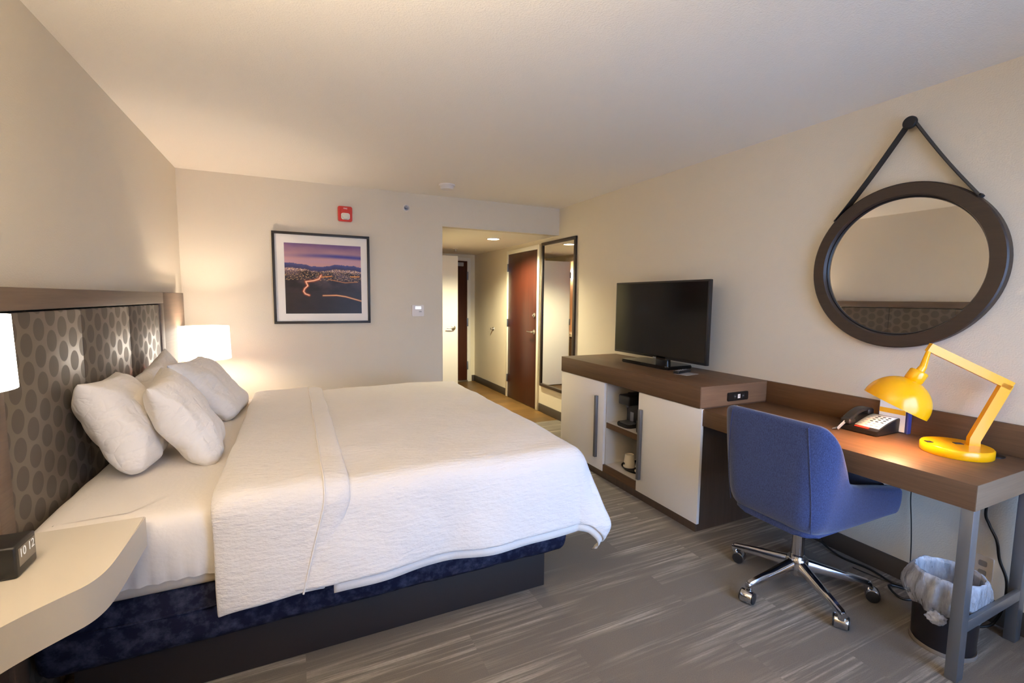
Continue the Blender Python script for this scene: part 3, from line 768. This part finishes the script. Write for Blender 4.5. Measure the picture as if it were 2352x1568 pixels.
# ------------------------------------------------------------------ lamps by the bed
LC = Vector((-.632, 4.20, NZ))
t = thing('bedside_lamp', 'glowing white drum shade lamp on an orange base beyond the bed', 'lamp', LC)
obj('lamp_base', lathe(bmesh.new(), [(0, 0), (.065, 0), (.07, .006), (.085, .03), (.104, .085), (.102, .13), (.082, .175), (.055, .205), (.03, .218), (0, .218)], LC, (0, 0, 1), 40), M['orange'], t)
obj('lamp_neck', lathe(bmesh.new(), [(0, .216), (.014, .216), (.012, .30), (0, .30)], LC, (0, 0, 1), 20), M['nickel'], t)
sh = obj('lamp_shade', lathe(bmesh.new(), [(.172, .222), (.172, .224), (.1655, .470), (.1655, .472), (.1635, .472), (.170, .222)], LC, (0, 0, 1), 64, True), M['shade'], t)
bm = bmesh.new()
for i in range(3):
    a = 2*PI*i/3; tube(bm, [LC+Vector((0, 0, .30)), LC+Vector((.169*math.cos(a), .169*math.sin(a), .24))], .002, 6)
obj('shade_spider', bm, M['nickel'], t)
light('lamp_bulb', 'POINT', LC+Vector((0, 0, .285)), LAMP_W, WARM, t, shadow_soft_size=.045)
RC = Vector((-.662, 1.36, 1.213))
t = thing('reading_lamp', 'glowing white shade of the near bedside lamp at the left picture edge', 'lamp', (HBX-.012, 1.36, 1.25))
obj('lamp_shade', lathe(bmesh.new(), [(.104, 0), (.104, .002), (.101, .160), (.101, .162), (.099, .162), (.102, 0)], RC, (0, 0, 1), 56, True), M['shade_near'], t)
obj('wall_plate', B(HBX-.0115, HBX+.006, 1.31, 1.41, 1.10, 1.20, .004), M['nickel'], t)
obj('lamp_arm', tube(bmesh.new(), spline([(HBX+.006, 1.36, 1.15), (-.70, 1.36, 1.15), (-.665, 1.36, 1.17), (-.662, 1.36, 1.25)], 6), .007, 10), M['nickel'], t)
light('lamp_bulb', 'POINT', RC+Vector((0, 0, .075)), READ_W, WARM, t, shadow_soft_size=.03)
# added uplighter, out of view to the left: warm fill bounced off the ceiling
FC = Vector((-.30, .36, 0))
t = thing('added_fill_lamp', 'added uplighter for warm fill, out of view left of the viewer', 'lamp', FC)
obj('lamp_base', lathe(bmesh.new(), [(0, 0), (.14, 0), (.14, .012), (.02, .03), (0, .03)], FC, (0, 0, 1), 40), M['nickel'], t)
obj('fill_lamp_pole', cyl(bmesh.new(), FC+Vector((0, 0, .03)), FC+Vector((0, 0, 1.64)), .012, 20), M['nickel'], t)
obj('fill_lamp_bowl', lathe(bmesh.new(), [(0, 1.63), (.04, 1.635), (.11, 1.68), (.16, 1.76), (.157, 1.762), (.105, 1.688), (.035, 1.645), (0, 1.64)], FC, (0, 0, 1), 48), M['shadein'], t)
light('lamp_bulb', 'POINT', FC+Vector((0, 0, 1.69)), FILL_W, (1.0, .85, .66), t, shadow_soft_size=.04)  # invented warm source that lifts the ceiling and far room
# alarm clock
t = thing('alarm_clock', 'small black alarm clock reading 10 12 on the near nightstand', 'clock', (-.69, 1.55, NZ))
K0, K1 = 1.503, 1.603
obj('clock_body', B(-.76, -.642, K0, K1, NZ, NZ+.082, .006, 3), M['black'], t)
obj('clock_screen', B(-.642, -.6412, K0+.013, K1-.009, NZ+.024, NZ+.07), M['lcd'], t, 0)
text('clock_digits', '10 12', .032, (-.6409, (K0+K1)/2+.002, NZ+.0545), (PI/2, 0, PI/2), M['lcddigit'], t, .0002)

# ------------------------------------------------------------------ media cabinet
CF, CYA, CYB, CT = 2.19, 1.985, 3.58, .907
t = thing('media_cabinet', 'white fronted cabinet with a brown top holding the television', 'cabinet', (2.5, 2.78, 0))
obj('cabinet_top', B(CF-.005, XR-.002, CYA, CYB, .775, CT, .002), M['desk'], t)
obj('top_end_panel', B(CF, XR-.004, CYA-.0015, CYA, .778, CT-.003), M['deskend'], t, 0)
obj('plinth', B(CF+.006, CF+.021, CYA+.002, CYB-.004, 0, .054, .001), M['darkwood'], t)
bm = bmesh.new(); obj('side_panel', B(CF+.0215, XR-.004, CYA+.002, CYA+.03, 0, .775), M['darkwood'], t, 0)
obj('side_panel', B(CF+.022, XR-.004, CYB-.03, CYB-.004, .098, .775), M['darkwood'], t, 0)
G0, G1 = 2.545, 2.925
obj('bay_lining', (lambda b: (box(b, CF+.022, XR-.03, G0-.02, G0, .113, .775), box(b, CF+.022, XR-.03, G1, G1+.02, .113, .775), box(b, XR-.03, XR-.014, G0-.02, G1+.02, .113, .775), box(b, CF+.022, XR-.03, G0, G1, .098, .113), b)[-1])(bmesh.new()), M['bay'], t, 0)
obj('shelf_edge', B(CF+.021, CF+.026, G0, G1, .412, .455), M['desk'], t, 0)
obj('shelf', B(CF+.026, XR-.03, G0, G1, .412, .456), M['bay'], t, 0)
obj('kick_rail', B(CF+.003, CF+.021, G0-.01, G1+.008, .0545, .113), M['desk'], t, 0)
for a, b, hy in ((CYA-.012, 2.533, 2.497), (2.935, CYB-.004, 3.022)):
    d = obj('door', B(CF, CF+.021, a, b, .055, .772, .002), M['white_lam'], t)
    bm = box(bmesh.new(), CF-.024, CF-.0002, hy-.013, hy+.013, .150, .655, .002)
    obj('handle', bm, M['handle'], d)
o = obj('power_panel', prism(bmesh.new(), rrect(2.412, 2.592, .802, .856, .006), CYA-.010, CYA-.0015, .002, 2, 'y'), M['black'], t)
for x, m in ((2.472, 'greyplastic'), (2.507, 'paper'), (2.545, 'greyplastic')):
    obj('socket', B(x-.011, x+.011, CYA-.0112, CYA-.010, .816, .842, .0005), M['blackmat'] if m == 'greyplastic' else M['paper'], o)
    for s in (-.004, .004): obj('socket_slot', B(x+s-.001, x+s+.001, CYA-.0118, CYA-.0108, .826, .834), M[m] if m == 'greyplastic' else M['black'], o, 0)
# television
TX = 2.60; TY0, TY1, TZ0, TZ1 = 2.325, 3.352, .965, 1.572
t = thing('television', 'black flat screen television standing on the media cabinet', 'television', (TX, 2.84, CT))
obj('tv_case', B(TX, TX+.03, TY0, TY1, TZ0, TZ1, .004), M['black'], t)
obj('tv_back', B(TX+.03, TX+.06, TY0+.15, TY1-.15, TZ0+.05, TZ1-.2, .01), M['blackmat'], t)
obj('screen', B(TX-.002, TX+.001, TY0+.014, TY1-.014, TZ0+.020, TZ1-.014), M['glossblack'], t, 0)
obj('tv_badge', B(TX-.004, TX, 2.825, 2.855, TZ0-.006, TZ0+.006, .001), M['steel'], t)
obj('tv_neck', prism(bmesh.new(), rrect(TX+.0, TX+.05, 2.70, 2.84, .02), CT+.024, TZ0+.06, 0), M['tvbase'], t)
obj('tv_stand', prism(bmesh.new(), rrect(2.475, 2.735, 2.57, 3.10, .02), CT, CT+.026, .006, 3), M['tvbase'], t)
# remote control and card
t = thing('remote_control', 'small black remote control lying beside the television stand', 'remote control', (2.50, 2.44, CT))
bm = B(-.085, .085, -.022, .022, 0, .018, .006, 3); bmesh.ops.transform(bm, matrix=Matrix.Translation((2.495, 2.44, CT+.0022)) @ Matrix.Rotation(math.radians(15), 4, 'Z'), verts=bm.verts)
obj('remote_body', bm, M['black'], t)
for i in range(4):
    for j in range(3):
        p = Matrix.Translation((2.495, 2.44, CT+.02)) @ Matrix.Rotation(math.radians(15), 4, 'Z') @ Vector((-.06+i*.03, -.012+j*.012, 0))
        obj('remote_button', lathe(bmesh.new(), [(0, 0), (.004, 0), (.0035, .0025), (0, .003)], p, (0, 0, 1), 10), M['greyplastic'], t)
bm = B(-.07, .07, -.05, .05, 0, .002); bmesh.ops.transform(bm, matrix=Matrix.Translation((2.485, 2.39, CT)) @ Matrix.Rotation(math.radians(10), 4, 'Z'), verts=bm.verts)
tag(obj('channel_card', bm, M['glass'] if False else M['greyplastic'], None, 0), 'thin grey card lying under the remote control', 'card')
# coffee maker on the shelf
t = thing('coffee_maker', 'black single cup coffee maker on the middle shelf of cabinet', 'coffee maker', (2.38, 2.70, .456))
obj('maker_body', B(2.335, 2.52, 2.695, 2.84, .470, .705, .012, 3), M['black'], t)
obj('maker_head', B(2.245, 2.345, 2.705, 2.83, .625, .700, .012, 3), M['black'], t)
obj('maker_base', prism(bmesh.new(), rrect(2.235, 2.52, 2.695, 2.84, .03), .456, .482, .004), M['blackmat'], t)
obj('drip_tray', prism(bmesh.new(), rrect(2.25, 2.335, 2.71, 2.825, .025), .482, .487, .001), M['steel'], t)
obj('water_window', B(2.333, 2.336, 2.75, 2.79, .49, .56, .001), M['steel'], t)
obj('brew_spout', cyl(bmesh.new(), (2.29, 2.767, .605), (2.29, 2.767, .627), .012, 16), M['steel'], t)
# tray and cups in the bottom of the bay
tag(obj('serving_tray', lathe(bmesh.new(), [(0, 0), (.125, 0), (.142, .018), (.138, .018), (.122, .004), (0, .004)], (2.40, 2.735, .1135), (0, 0, 1), 48), M['blackmat'], None), 'round black tray in the bottom of the cabinet bay', 'tray')
def cup(c, label):
    t = thing('paper_cup', label, 'cup', c, 'upturned paper cups on the tray')
    c = Vector(c)
    obj('cup_wall', lathe(bmesh.new(), [(.045, 0), (.047, .003), (.045, .007), (.034, .098), (.032, .100), (.031, .096), (.042, .004)], c, (0, 0, 1), 36, True), M['cuppaper'], t)
    obj('cup_bottom', lathe(bmesh.new(), [(0, .092), (.0325, .092), (.0325, .094), (0, .094)], c, (0, 0, 1), 36), M['cuppaper'], t)
    obj('cup_emblem', B(c.x-.046, c.x-.0445, c.y+.0, c.y+.016, c.z+.022, c.z+.038), M['blackmat'], t, 0)
cup((2.345, 2.795, .1180), 'cream paper cup upside down on the tray, fully in view')
cup((2.355, 2.672, .1180), 'cream paper cup upside down on the tray, half hidden by cabinet door')
tag(obj('coffee_mug', lathe(bmesh.new(), [(0, 0), (.034, 0), (.038, .01), (.038, .09), (.035, .09), (.034, .012), (0, .01)], (2.27, 2.585, .4565), (0, 0, 1), 32), M['black'], None), 'black mug on the shelf beside the coffee maker', 'mug')

# ------------------------------------------------------------------ desk
DF, DYA, DYB, DTZ = 2.20, .737, 1.983, .770
t = thing('desk', 'long brown laminate desk on grey steel legs against the wall', 'desk', (2.5, 1.36, 0))
obj('desk_top', B(DF, XR-.002, DYA+.002, DYB, DTZ-.098, DTZ, .002), M['desk'], t)
obj('desk_end', B(DF+.001, XR-.003, DYA, DYA+.002, DTZ-.097, DTZ-.001), M['deskend'], t, 0)
obj('backsplash', B(XR-.022, XR-.002, .60, DYB-.002, DTZ, .907, .002), M['desk'], t)
bm = bmesh.new()
for x in (DF+.005, 2.70): obj('leg', B(x, x+.05, DYA+.004, DYA+.042, 0, DTZ-.098, .003), M['steel'], t)
obj('stretcher', B(DF+.055, 2.70, DYA+.004, DYA+.0205, .190, .235, .003), M['steel'], t)
obj('cable_tray', B(2.30, 2.55, 1.17, 1.45, DTZ-.125, DTZ-.098, .003), M['whiteplastic'], t)
obj('cable_grommet', lathe(bmesh.new(), [(.022, 0), (.034, 0), (.034, .004), (.024, .006), (.012, .004), (.0, .003)], (2.705, .865, DTZ), (0, 0, 1), 28), M['black'], t)
# desk lamp -----------------------------------------------------------------
P0 = Vector((2.66, .905, DTZ)); du = Vector((-.79, .61, 0)).normalized(); up = Vector((0, 0, 1)); side = du.cross(up)
LP = lambda u, z: P0+du*u+up*(z-DTZ)
t = thing('desk_lamp', 'bright yellow desk lamp with a dome shade and angled arm', 'lamp', P0)
BC = Vector((2.598, .953, DTZ))
lb = obj('lamp_base', lathe(bmesh.new(), [(0, 0), (.118, 0), (.121, .004), (.121, .034), (.117, .039), (0, .040)], BC, (0, 0, 1), 64), M['yellow'], t)
for u, w in ((.045, .016), (.155, .012)):
    c = LP(u+.02, DTZ+.0395)+side*.012
    bm = B(-w, w, -.011, .011, 0, .0025, .0005); bmesh.ops.transform(bm, matrix=Matrix.Translation(c) @ Matrix.Rotation(math.atan2(du.y, du.x), 4, 'Z'), verts=bm.verts)
    obj('base_socket' if u < .1 else 'base_switch', bm, M['blackmat'], lb)
def bar(a, b, w, th):
    return tube(bmesh.new(), [a, b], 0, flat=(w, th, side))
E1 = LP(-.078, 1.083); A1_ = LP(.018, DTZ+.036); TIP = LP(.212, 1.230)
obj('lower_arm', tube(bmesh.new(), [A1_-up*.0, A1_+up*.03, E1], 0, flat=(.042, .022, side)), M['yellow'], t, 20)
obj('upper_arm', tube(bmesh.new(), [E1+(E1-TIP).normalized()*.018, TIP+(TIP-E1).normalized()*.004], 0, flat=(.036, .022, side)), M['yellow'], t, 20)
RCN = LP(.322, .974); ax = (LP(.255, 1.104)-LP(.325, .976)).normalized(); vw = (RCN-Vector((0, 0, CAM_H))).normalized(); ax = (ax-vw*(ax.dot(vw)+.03)).normalized()
obj('shade_stem', cyl(bmesh.new(), RCN+ax*.19, TIP-up*.006, .013, 20, .008), M['yellow'], t)
RS = .123
dome = [(RS*math.cos(a), RS*1.02*math.sin(a)) for a in [math.radians(x) for x in range(0, 76, 5)]]
outer = [(RS, -.006)]+dome+[(.034, .124), (.034, .165), (.030, .170), (.016, .172), (.013, .195), (0, .196)]
inner = [(0, .117), (.03, .117)]+[(r-.004, h-.003) for r, h in reversed(dome)]+[(RS-.004, -.006)]
ds = obj('lamp_shade', lathe(bmesh.new(), inner+outer, RCN, ax, 72), M['yellow'], t)
obj('bulb', lathe(bmesh.new(), [(0, .048), (.014, .052), (.022, .066), (.022, .076), (.014, .094), (.013, .112), (0, .112)], RCN, ax, 24), emis('warm bulb', (1, .74, .42, 1), 30), t)
light('desk_bulb', 'POINT', RCN+ax*.045, DESK_W, (1, .74, .45), t, shadow_soft_size=.035)
# telephone -----------------------------------------------------------------
PHX0, PHX1, PHY0, PHY1 = 2.535, 2.735, 1.225, 1.400
t = thing('telephone', 'black desk telephone with a white keypad face under the yellow lamp', 'telephone', ((PHX0+PHX1)/2, (PHY0+PHY1)/2, DTZ))
def hz(x):
    f = (x-PHX0)/(PHX1-PHX0); return DTZ+.026+.048*math.sin(min(1, f)*1.45)
nseg = 14; bm = bmesh.new()
top = [(PHX0+(PHX1-PHX0)*i/nseg) for i in range(nseg+1)]
poly = [(x, hz(x)) for x in top]+[(PHX1-.006, DTZ+.004), (PHX0+.004, DTZ+.004)]
obj('phone_body', prism(bm, poly, PHY0, PHY1, .003, 2, 'y'), M['black'], t, 50)
for x in (PHX0+.03, PHX1-.03):
    for y in (PHY0+.02, PHY1-.02): obj('foot', cyl(bmesh.new(), (x, y, DTZ), (x, y, DTZ+.006), .008, 12), M['blackmat'], t)
fx0, fx1 = PHX0+.026, PHX1-.012; fy0, fy1 = PHY0+.006, PHY1-.062
bm = bmesh.new(); v1 = grid(bm, lambda a, b: (fx0+(fx1-fx0)*a, fy0+(fy1-fy0)*b, hz(fx0+(fx1-fx0)*a)+.0008), 12, 2)
fc = obj('keypad_face', bm, M['paper'], t); modif(fc, 'SOLIDIFY', thickness=.0016, offset=1)
for i in range(6):
    for j in range(4):
        x = fx0+.018+i*.022; y = fy0+.018+j*.023
        if i == 5 and j == 3: continue
        o = obj('key', B(x-.0045, x+.0045, y-.006, y+.006, hz(x)+.001, hz(x)+.0042, .0008), M['greyplastic'] if (i in (0, 1) or j == 3) else M['blackmat'], t)
obj('red_label', B(PHX0+.006, PHX0+.024, PHY0+.045, PHY0+.105, hz(PHX0+.016)-.001, hz(PHX0+.016)+.0042, .001), M['redlabel'], t)
hy = PHY1-.030
cen = spline([(PHX0+.010, hy, DTZ+.055), (PHX0+.055, hy, DTZ+.078), (PHX0+.105, hy, DTZ+.094), (PHX0+.155, hy, DTZ+.098), (PHX1+.005, hy, DTZ+.090)], 6)
hb = tube(bmesh.new(), cen, 0, flat=(.040, .020, Vector((0, 0, 1))))
hs = obj('handset', hb, M['black'], t, 30); modif(hs, 'BEVEL', width=.006, segments=3)
obj('earpiece', B(PHX0-.004, PHX0+.050, hy-.024, hy+.024, DTZ+.034, DTZ+.062, .008, 3), M['black'], t)
obj('mouthpiece', B(PHX1-.040, PHX1+.010, hy-.024, hy+.024, DTZ+.068, DTZ+.098, .008, 3), M['black'], t)
coil = []
c0 = Vector((PHX0-.002, hy+.0, DTZ+.045)); c1 = Vector((PHX0-.045, hy+.008, DTZ+.012)); 
for i in range(160):
    f = i/159; p = c0+(c1-c0)*f; a = f*2*PI*12; coil.append(p+Vector((.005*math.cos(a), .005*math.sin(a)*.5, .005*math.sin(a))))
coil += [(PHX0-.05, hy+.03, DTZ+.006), (PHX0-.01, hy+.032, DTZ+.008), (PHX0+.01, hy+.015, DTZ+.012)]
obj('coiled_cord', tube(bmesh.new(), coil, .0018, 6), M['greyplastic'], t)
# card holder behind the telephone
t = thing('card_holder', 'clear upright holder of white and yellow leaflets behind the telephone', 'card holder', (2.735, 1.275, DTZ))
obj('holder_stand', (lambda b: (box(b, 2.7522, 2.756, 1.200, 1.330, DTZ, .880), box(b, 2.742, 2.770, 1.194, 1.200, DTZ, .905), b)[-1])(bmesh.new()), M['paperbl'], t, 0)
obj('leaflet', B(2.749, 2.7518, 1.205, 1.326, .885, .925), M['paper'], t, 0)
obj('leaflet', B(2.745, 2.7485, 1.210, 1.324, DTZ+.004, .886), M['paper'], t, 0)
obj('leaflet', B(2.7440, 2.7448, 1.210, 1.324, .860, .884), M['paperor'], t, 0)
obj('leaflet', B(2.7522, 2.7548, 1.203, 1.322, .8805, .955), M['papergr'], t, 0)
# cords
tag(obj('lamp_cord', tube(bmesh.new(), spline([(2.72, .862, .665), (2.765, .892, .50), (2.778, .880, .44), (2.775, .850, .38), (2.775, .835, .30), (2.770, .805, .22), (2.752, .800, .12), (2.74, .82, .03), (2.70, .84, .008), (2.66, .87, .008), (2.69, .93, .008), (2.745, .95, .008)], 8), .0055, 10), M['black'], None), 'thick black cord looping down the wall behind the desk leg', 'cord')
tag(obj('phone_cord', tube(bmesh.new(), spline([(2.755, 1.155, .668), (2.768, 1.165, .55), (2.772, 1.170, .45), (2.772, 1.158, .32), (2.772, 1.150, .20), (2.768, 1.146, .08), (2.755, 1.15, .008), (2.70, 1.20, .006), (2.67, 1.35, .006)], 8), .0025, 8), M['black'], None), 'thin black cord hanging straight down the wall behind the chair', 'cord')
tag(obj('power_cable', tube(bmesh.new(), spline([(2.755, 1.62, .09), (2.745, 1.56, .03), (2.72, 1.44, .008), (2.735, 1.30, .008), (2.70, 1.19, .0125), (2.74, 1.10, .008), (2.66, 1.06, .0125), (2.60, 1.10, .008), (2.65, 1.17, .019), (2.73, 1.06, .008), (2.72, .99, .008)], 8), .006, 10), M['black'], None), 'tangled black power cable on the carpet along the baseboard', 'cable')

# ------------------------------------------------------------------ wastebasket
WC = Vector((2.418, .870, 0))
t = thing('wastebasket', 'black round wastebasket under the end of the desk', 'wastebasket', WC)
obj('basket_body', lathe(bmesh.new(), [(.0, .014), (.099, .014), (.101, .020), (.108, .300), (.110, .303), (.105, .303), (.097, .024), (0, .022)], WC, (0, 0, 1), 56), M['binblack'], t)
obj('basket_foot', lathe(bmesh.new(), [(0, 0), (.105, 0), (.107, .004), (.105, .018), (.099, .0142), (0, .0142)], WC, (0, 0, 1), 56), M['bingrey'], t)
def liner_mesh():
    bm = bmesh.new(); n = 84; rings = []
    prof = [(.080, .07, .1), (.088, .16, .2), (.095, .24, .3), (.100, .30, .3), (.105, .322, .25), (.113, .320, .3), (.122, .302, .8), (.131, .282, 1.0), (.136, .255, 1.0), (.134, .225, 1.0), (.126, .195, .8), (.120, .178, .7)]
    for kk, (r, z, g) in enumerate(prof):
        rg = []
        for i in range(n):
            a = 2*PI*i/n
            w = g*(.014*noise.noise(Vector((math.cos(a)*3, math.sin(a)*3, z*5)))+.008*math.sin(a*17+kk*.5+3*noise.noise(Vector((math.cos(a)*2, math.sin(a)*2, 2)))))
            dz = g*.020*noise.noise(Vector((math.cos(a)*4+5, math.sin(a)*4, 1)))*(1 if kk > 4 else .2)
            low = -.03*max(0, math.cos(a-math.radians(310)))*g if kk > 8 else 0
            rr = r+w
            if z < .31 and kk > 5: rr = max(rr, .1125)
            rg.append(bm.verts.new((WC.x+rr*math.cos(a), max(.7585, WC.y+rr*math.sin(a)), z+dz+low)))
        rings.append(rg)
    for p, q in zip(rings, rings[1:]):
        for i in range(n): bm.faces.new((p[i], p[(i+1) % n], q[(i+1) % n], q[i]))
    return bm
t = thing('bin_liner', 'crumpled clear plastic bag folded over the wastebasket rim', 'bag', WC+Vector((0, 0, .3)))
o = obj('bag_film', liner_mesh(), M['liner'], t, 80)
ka = math.radians(190); kc = WC+Vector((.140*math.cos(ka), .140*math.sin(ka), .172))
bm = bmesh.new(); bmesh.ops.create_icosphere(bm, subdivisions=4, radius=1)
for v in bm.verts:
    p = v.co.copy(); f = 1+.35*noise.noise(p*2.2)+.15*noise.noise(p*6)
    v.co = kc+Vector((p.x*.026*f, p.y*.030*f, p.z*.022*f))
obj('bag_knot', bm, M['liner'], t, 80)

# ------------------------------------------------------------------ desk chair
CC = Vector((2.225, 1.372, 0))
t = thing('desk_chair', 'blue tweed swivel chair on a polished five star base', 'chair', CC)
def plan(s, z):
    """s in 0..1 round the U: right arm front -> back -> left arm front; outer skin (x, y, nx, ny) for height z"""
    f = (z-.38)/.52
    hw = .215+.070*max(0, min(1.2, f)); xb = -.275-.012*f; xf = .405; rad = .085+.03*max(0, min(1, f))
    Ls = xf-(xb+rad); La = rad*PI/2; Lb = 2*(hw-rad); tot = 2*Ls+2*La+Lb; d = s*tot
    if d < Ls: return xf-d, -hw, 0, -1
    d -= Ls
    if d < La:
        a = d/rad; return xb+rad-rad*math.sin(a), -hw+rad-rad*math.cos(a), -math.sin(a), -math.cos(a)
    d -= La
    if d < Lb: return xb, -hw+rad+d, -1, 0
    d -= Lb
    if d < La:
        a = d/rad; return xb+rad-rad*math.cos(a), hw-rad+rad*math.sin(a), -math.cos(a), math.sin(a)
    d -= La
    return xb+rad+d, hw, 0, 1
def interp(x, pts):
    for (a, b), (c, d) in zip(pts, pts[1:]):
        if x <= c:
            f = (x-a)/(c-a); f = f*f*(3-2*f) if False else f
            return b+(d-b)*f
    return pts[-1][1]
def ztop(x):      # x along the seat, from the arm front to the back
    return interp(-x, [(-.42, .535), (-.30, .560), (-.16, .586), (-.04, .606), (.05, .632), (.078, .665), (.10, .712), (.138, .775), (.175, .84), (.21, .885), (.245, .906), (.30, .912)])
def zbot(x): return interp(-x, [(-.42, .392), (-.2, .392), (0, .388), (.12, .388), (.22, .40), (.30, .415)])
def shell():
    bm = bmesh.new(); ns = 88; th = .062; rows = []
    for i in range(ns+1):
        s = i/ns
        x0 = plan(s, .6)[0]; zt, zb = ztop(x0), zbot(x0)
        outer, inner = [], []
        NZs = 9
        for kz in range(NZs+1):
            z = zb+(zt-.025-zb)*kz/NZs
            x, y, nx, ny = plan(s, z); b = .006*math.sin(PI*kz/NZs)
            if kz == 0: x -= nx*.02; y -= ny*.02
            outer.append((x+nx*b, y+ny*b, z))
        for kz in range(NZs+1):
            z = zb+(zt-.025-zb)*kz/NZs
            x, y, nx, ny = plan(s, z); tt = th*(1.0 if z > .5 else 1.0)
            inner.append((x-nx*tt, y-ny*tt, z))
        x, y, nx, ny = plan(s, zt); capp = []
        for q in (.0, .2, .5, .8, 1.0):
            a = PI*q; capp.append((x-nx*th*(.5-.5*math.cos(a)), y-ny*th*(.5-.5*math.cos(a)), zt-.025+.025*math.sin(a)))
        rows.append([bm.verts.new(p) for p in outer+capp[1:-1]+inner[::-1]])
    m = len(rows[0])
    for a, b in zip(rows, rows[1:]):
        for i in range(m): bm.faces.new((a[i], a[(i+1) % m], b[(i+1) % m], b[i]))
    bm.faces.new(rows[0]); bm.faces.new(list(reversed(rows[-1])))
    bmesh.ops.translate(bm, verts=bm.verts, vec=CC)
    return bm
o = obj('back_and_arms', shell(), M['tweed'], t, 80); modif(o, 'SUBSURF', levels=1, render_levels=1)
for side_s in (0, 1):
    pts = []
    for i in range(25):
        z = .425+(.893-.425)*i/24; f = (z-.38)/.52
        # seam where the side wraps on to the back
        hw = .215+.070*f; xb = -.275-.012*f; rad = .085+.03*f; a = math.radians(50-42*i/24)
        y = hw-rad+rad*math.sin(a); x = xb+rad-rad*math.cos(a); b = .006*math.sin(PI*min(1, max(0, (z-.41)/.48)))+.0005
        pts.append(CC+Vector((x-b*math.cos(a), (-1 if side_s == 0 else 1)*(y+b*math.sin(a)), z)))
    obj('back_seam', tube(bmesh.new(), pts, .0028, 6), M['tweed'], o)
bm = bmesh.new()
def seat_outline(off, z): return [Vector((plan(i/60, z)[0]-plan(i/60, z)[2]*off, plan(i/60, z)[1]-plan(i/60, z)[3]*off, 0)) for i in range(61)]
def seatblock(z0, z1, off, bev):
    pl = seat_outline(off, .45); return prism(bmesh.new(), [(CC.x+p.x, CC.y+p.y) for p in pl], z0, z1, bev, 3)
obj('seat_pan', seatblock(.388, .47, .030, .012), M['tweed'], t, 60)
obj('seat_cushion', seatblock(.47, .535, .066, .02), M['tweed'], t, 60)
obj('gas_column', lathe(bmesh.new(), [(0, .09), (.030, .09), (.030, .175), (.027, .178), (.027, .36), (.035, .362), (.035, .388), (0, .388)], CC, (0, 0, 1), 32), M['chrome'], t)
obj('hub', lathe(bmesh.new(), [(0, .068), (.024, .068), (.028, .075), (.030, .10), (.048, .112), (.050, .150), (.044, .162), (0, .163)], CC, (0, 0, 1), 36), M['chrome'], t)
for i in range(5):
    a = math.radians(31+72*i); d = Vector((math.cos(a), math.sin(a), 0)); s_ = Vector((-d.y, d.x, 0)); R = .318
    bm = bmesh.new(); rows = []
    for f in (0, .05, .25, .5, .75, .95, 1.0):
        r = .03+(R-.03)*f; zt = .158-.064*f; hgt = .05-.028*f; w = .021-.006*f
        if f == 1.0: zt -= .006
        rows.append([bm.verts.new(CC+d*r+s_*x+Vector((0, 0, z))) for x, z in ((-w, zt-hgt), (w, zt-hgt), (w, zt-.010), (w*.55, zt), (-w*.55, zt), (-w, zt-.010))])
    for p, q in zip(rows, rows[1:]):
        for k2 in range(6): bm.faces.new((p[k2], p[(k2+1) % 6], q[(k2+1) % 6], q[k2]))
    bm.faces.new(rows[0]); bm.faces.new(rows[-1][::-1])
    lg = obj('base_leg', bm, M['chrome'], t, 50)
    e = CC+d*(R-.014)
    obj('caster_post', cyl(bmesh.new(), e+Vector((0, 0, .052)), e+Vector((0, 0, .092)), .014, 20, bev=.002), M['chrome'], lg)
    ca = math.radians({0: 40, 1: 292, 2: 198, 3: 30, 4: 300}[i]); tr = Vector((math.cos(ca), math.sin(ca), 0)); axl = Vector((-tr.y, tr.x, 0)); c = e+tr*.022+Vector((0, 0, .031))
    wl = obj('caster', cyl(bmesh.new(), c-axl*.026, c+axl*.026, .030, 28, bev=.003), M['chrome'], lg)
    for sg in (1, -1): obj('caster_cap', cyl(bmesh.new(), c+axl*sg*.0262, c+axl*sg*.031, .0275, 28, bev=.002), M['tyre'], wl)
    obj('caster_fork', tube(bmesh.new(), [e+Vector((0, 0, .055)), e+tr*.014+Vector((0, 0, .060)), c+Vector((0, 0, .028))], .009, 10), M['tyre'], lg)
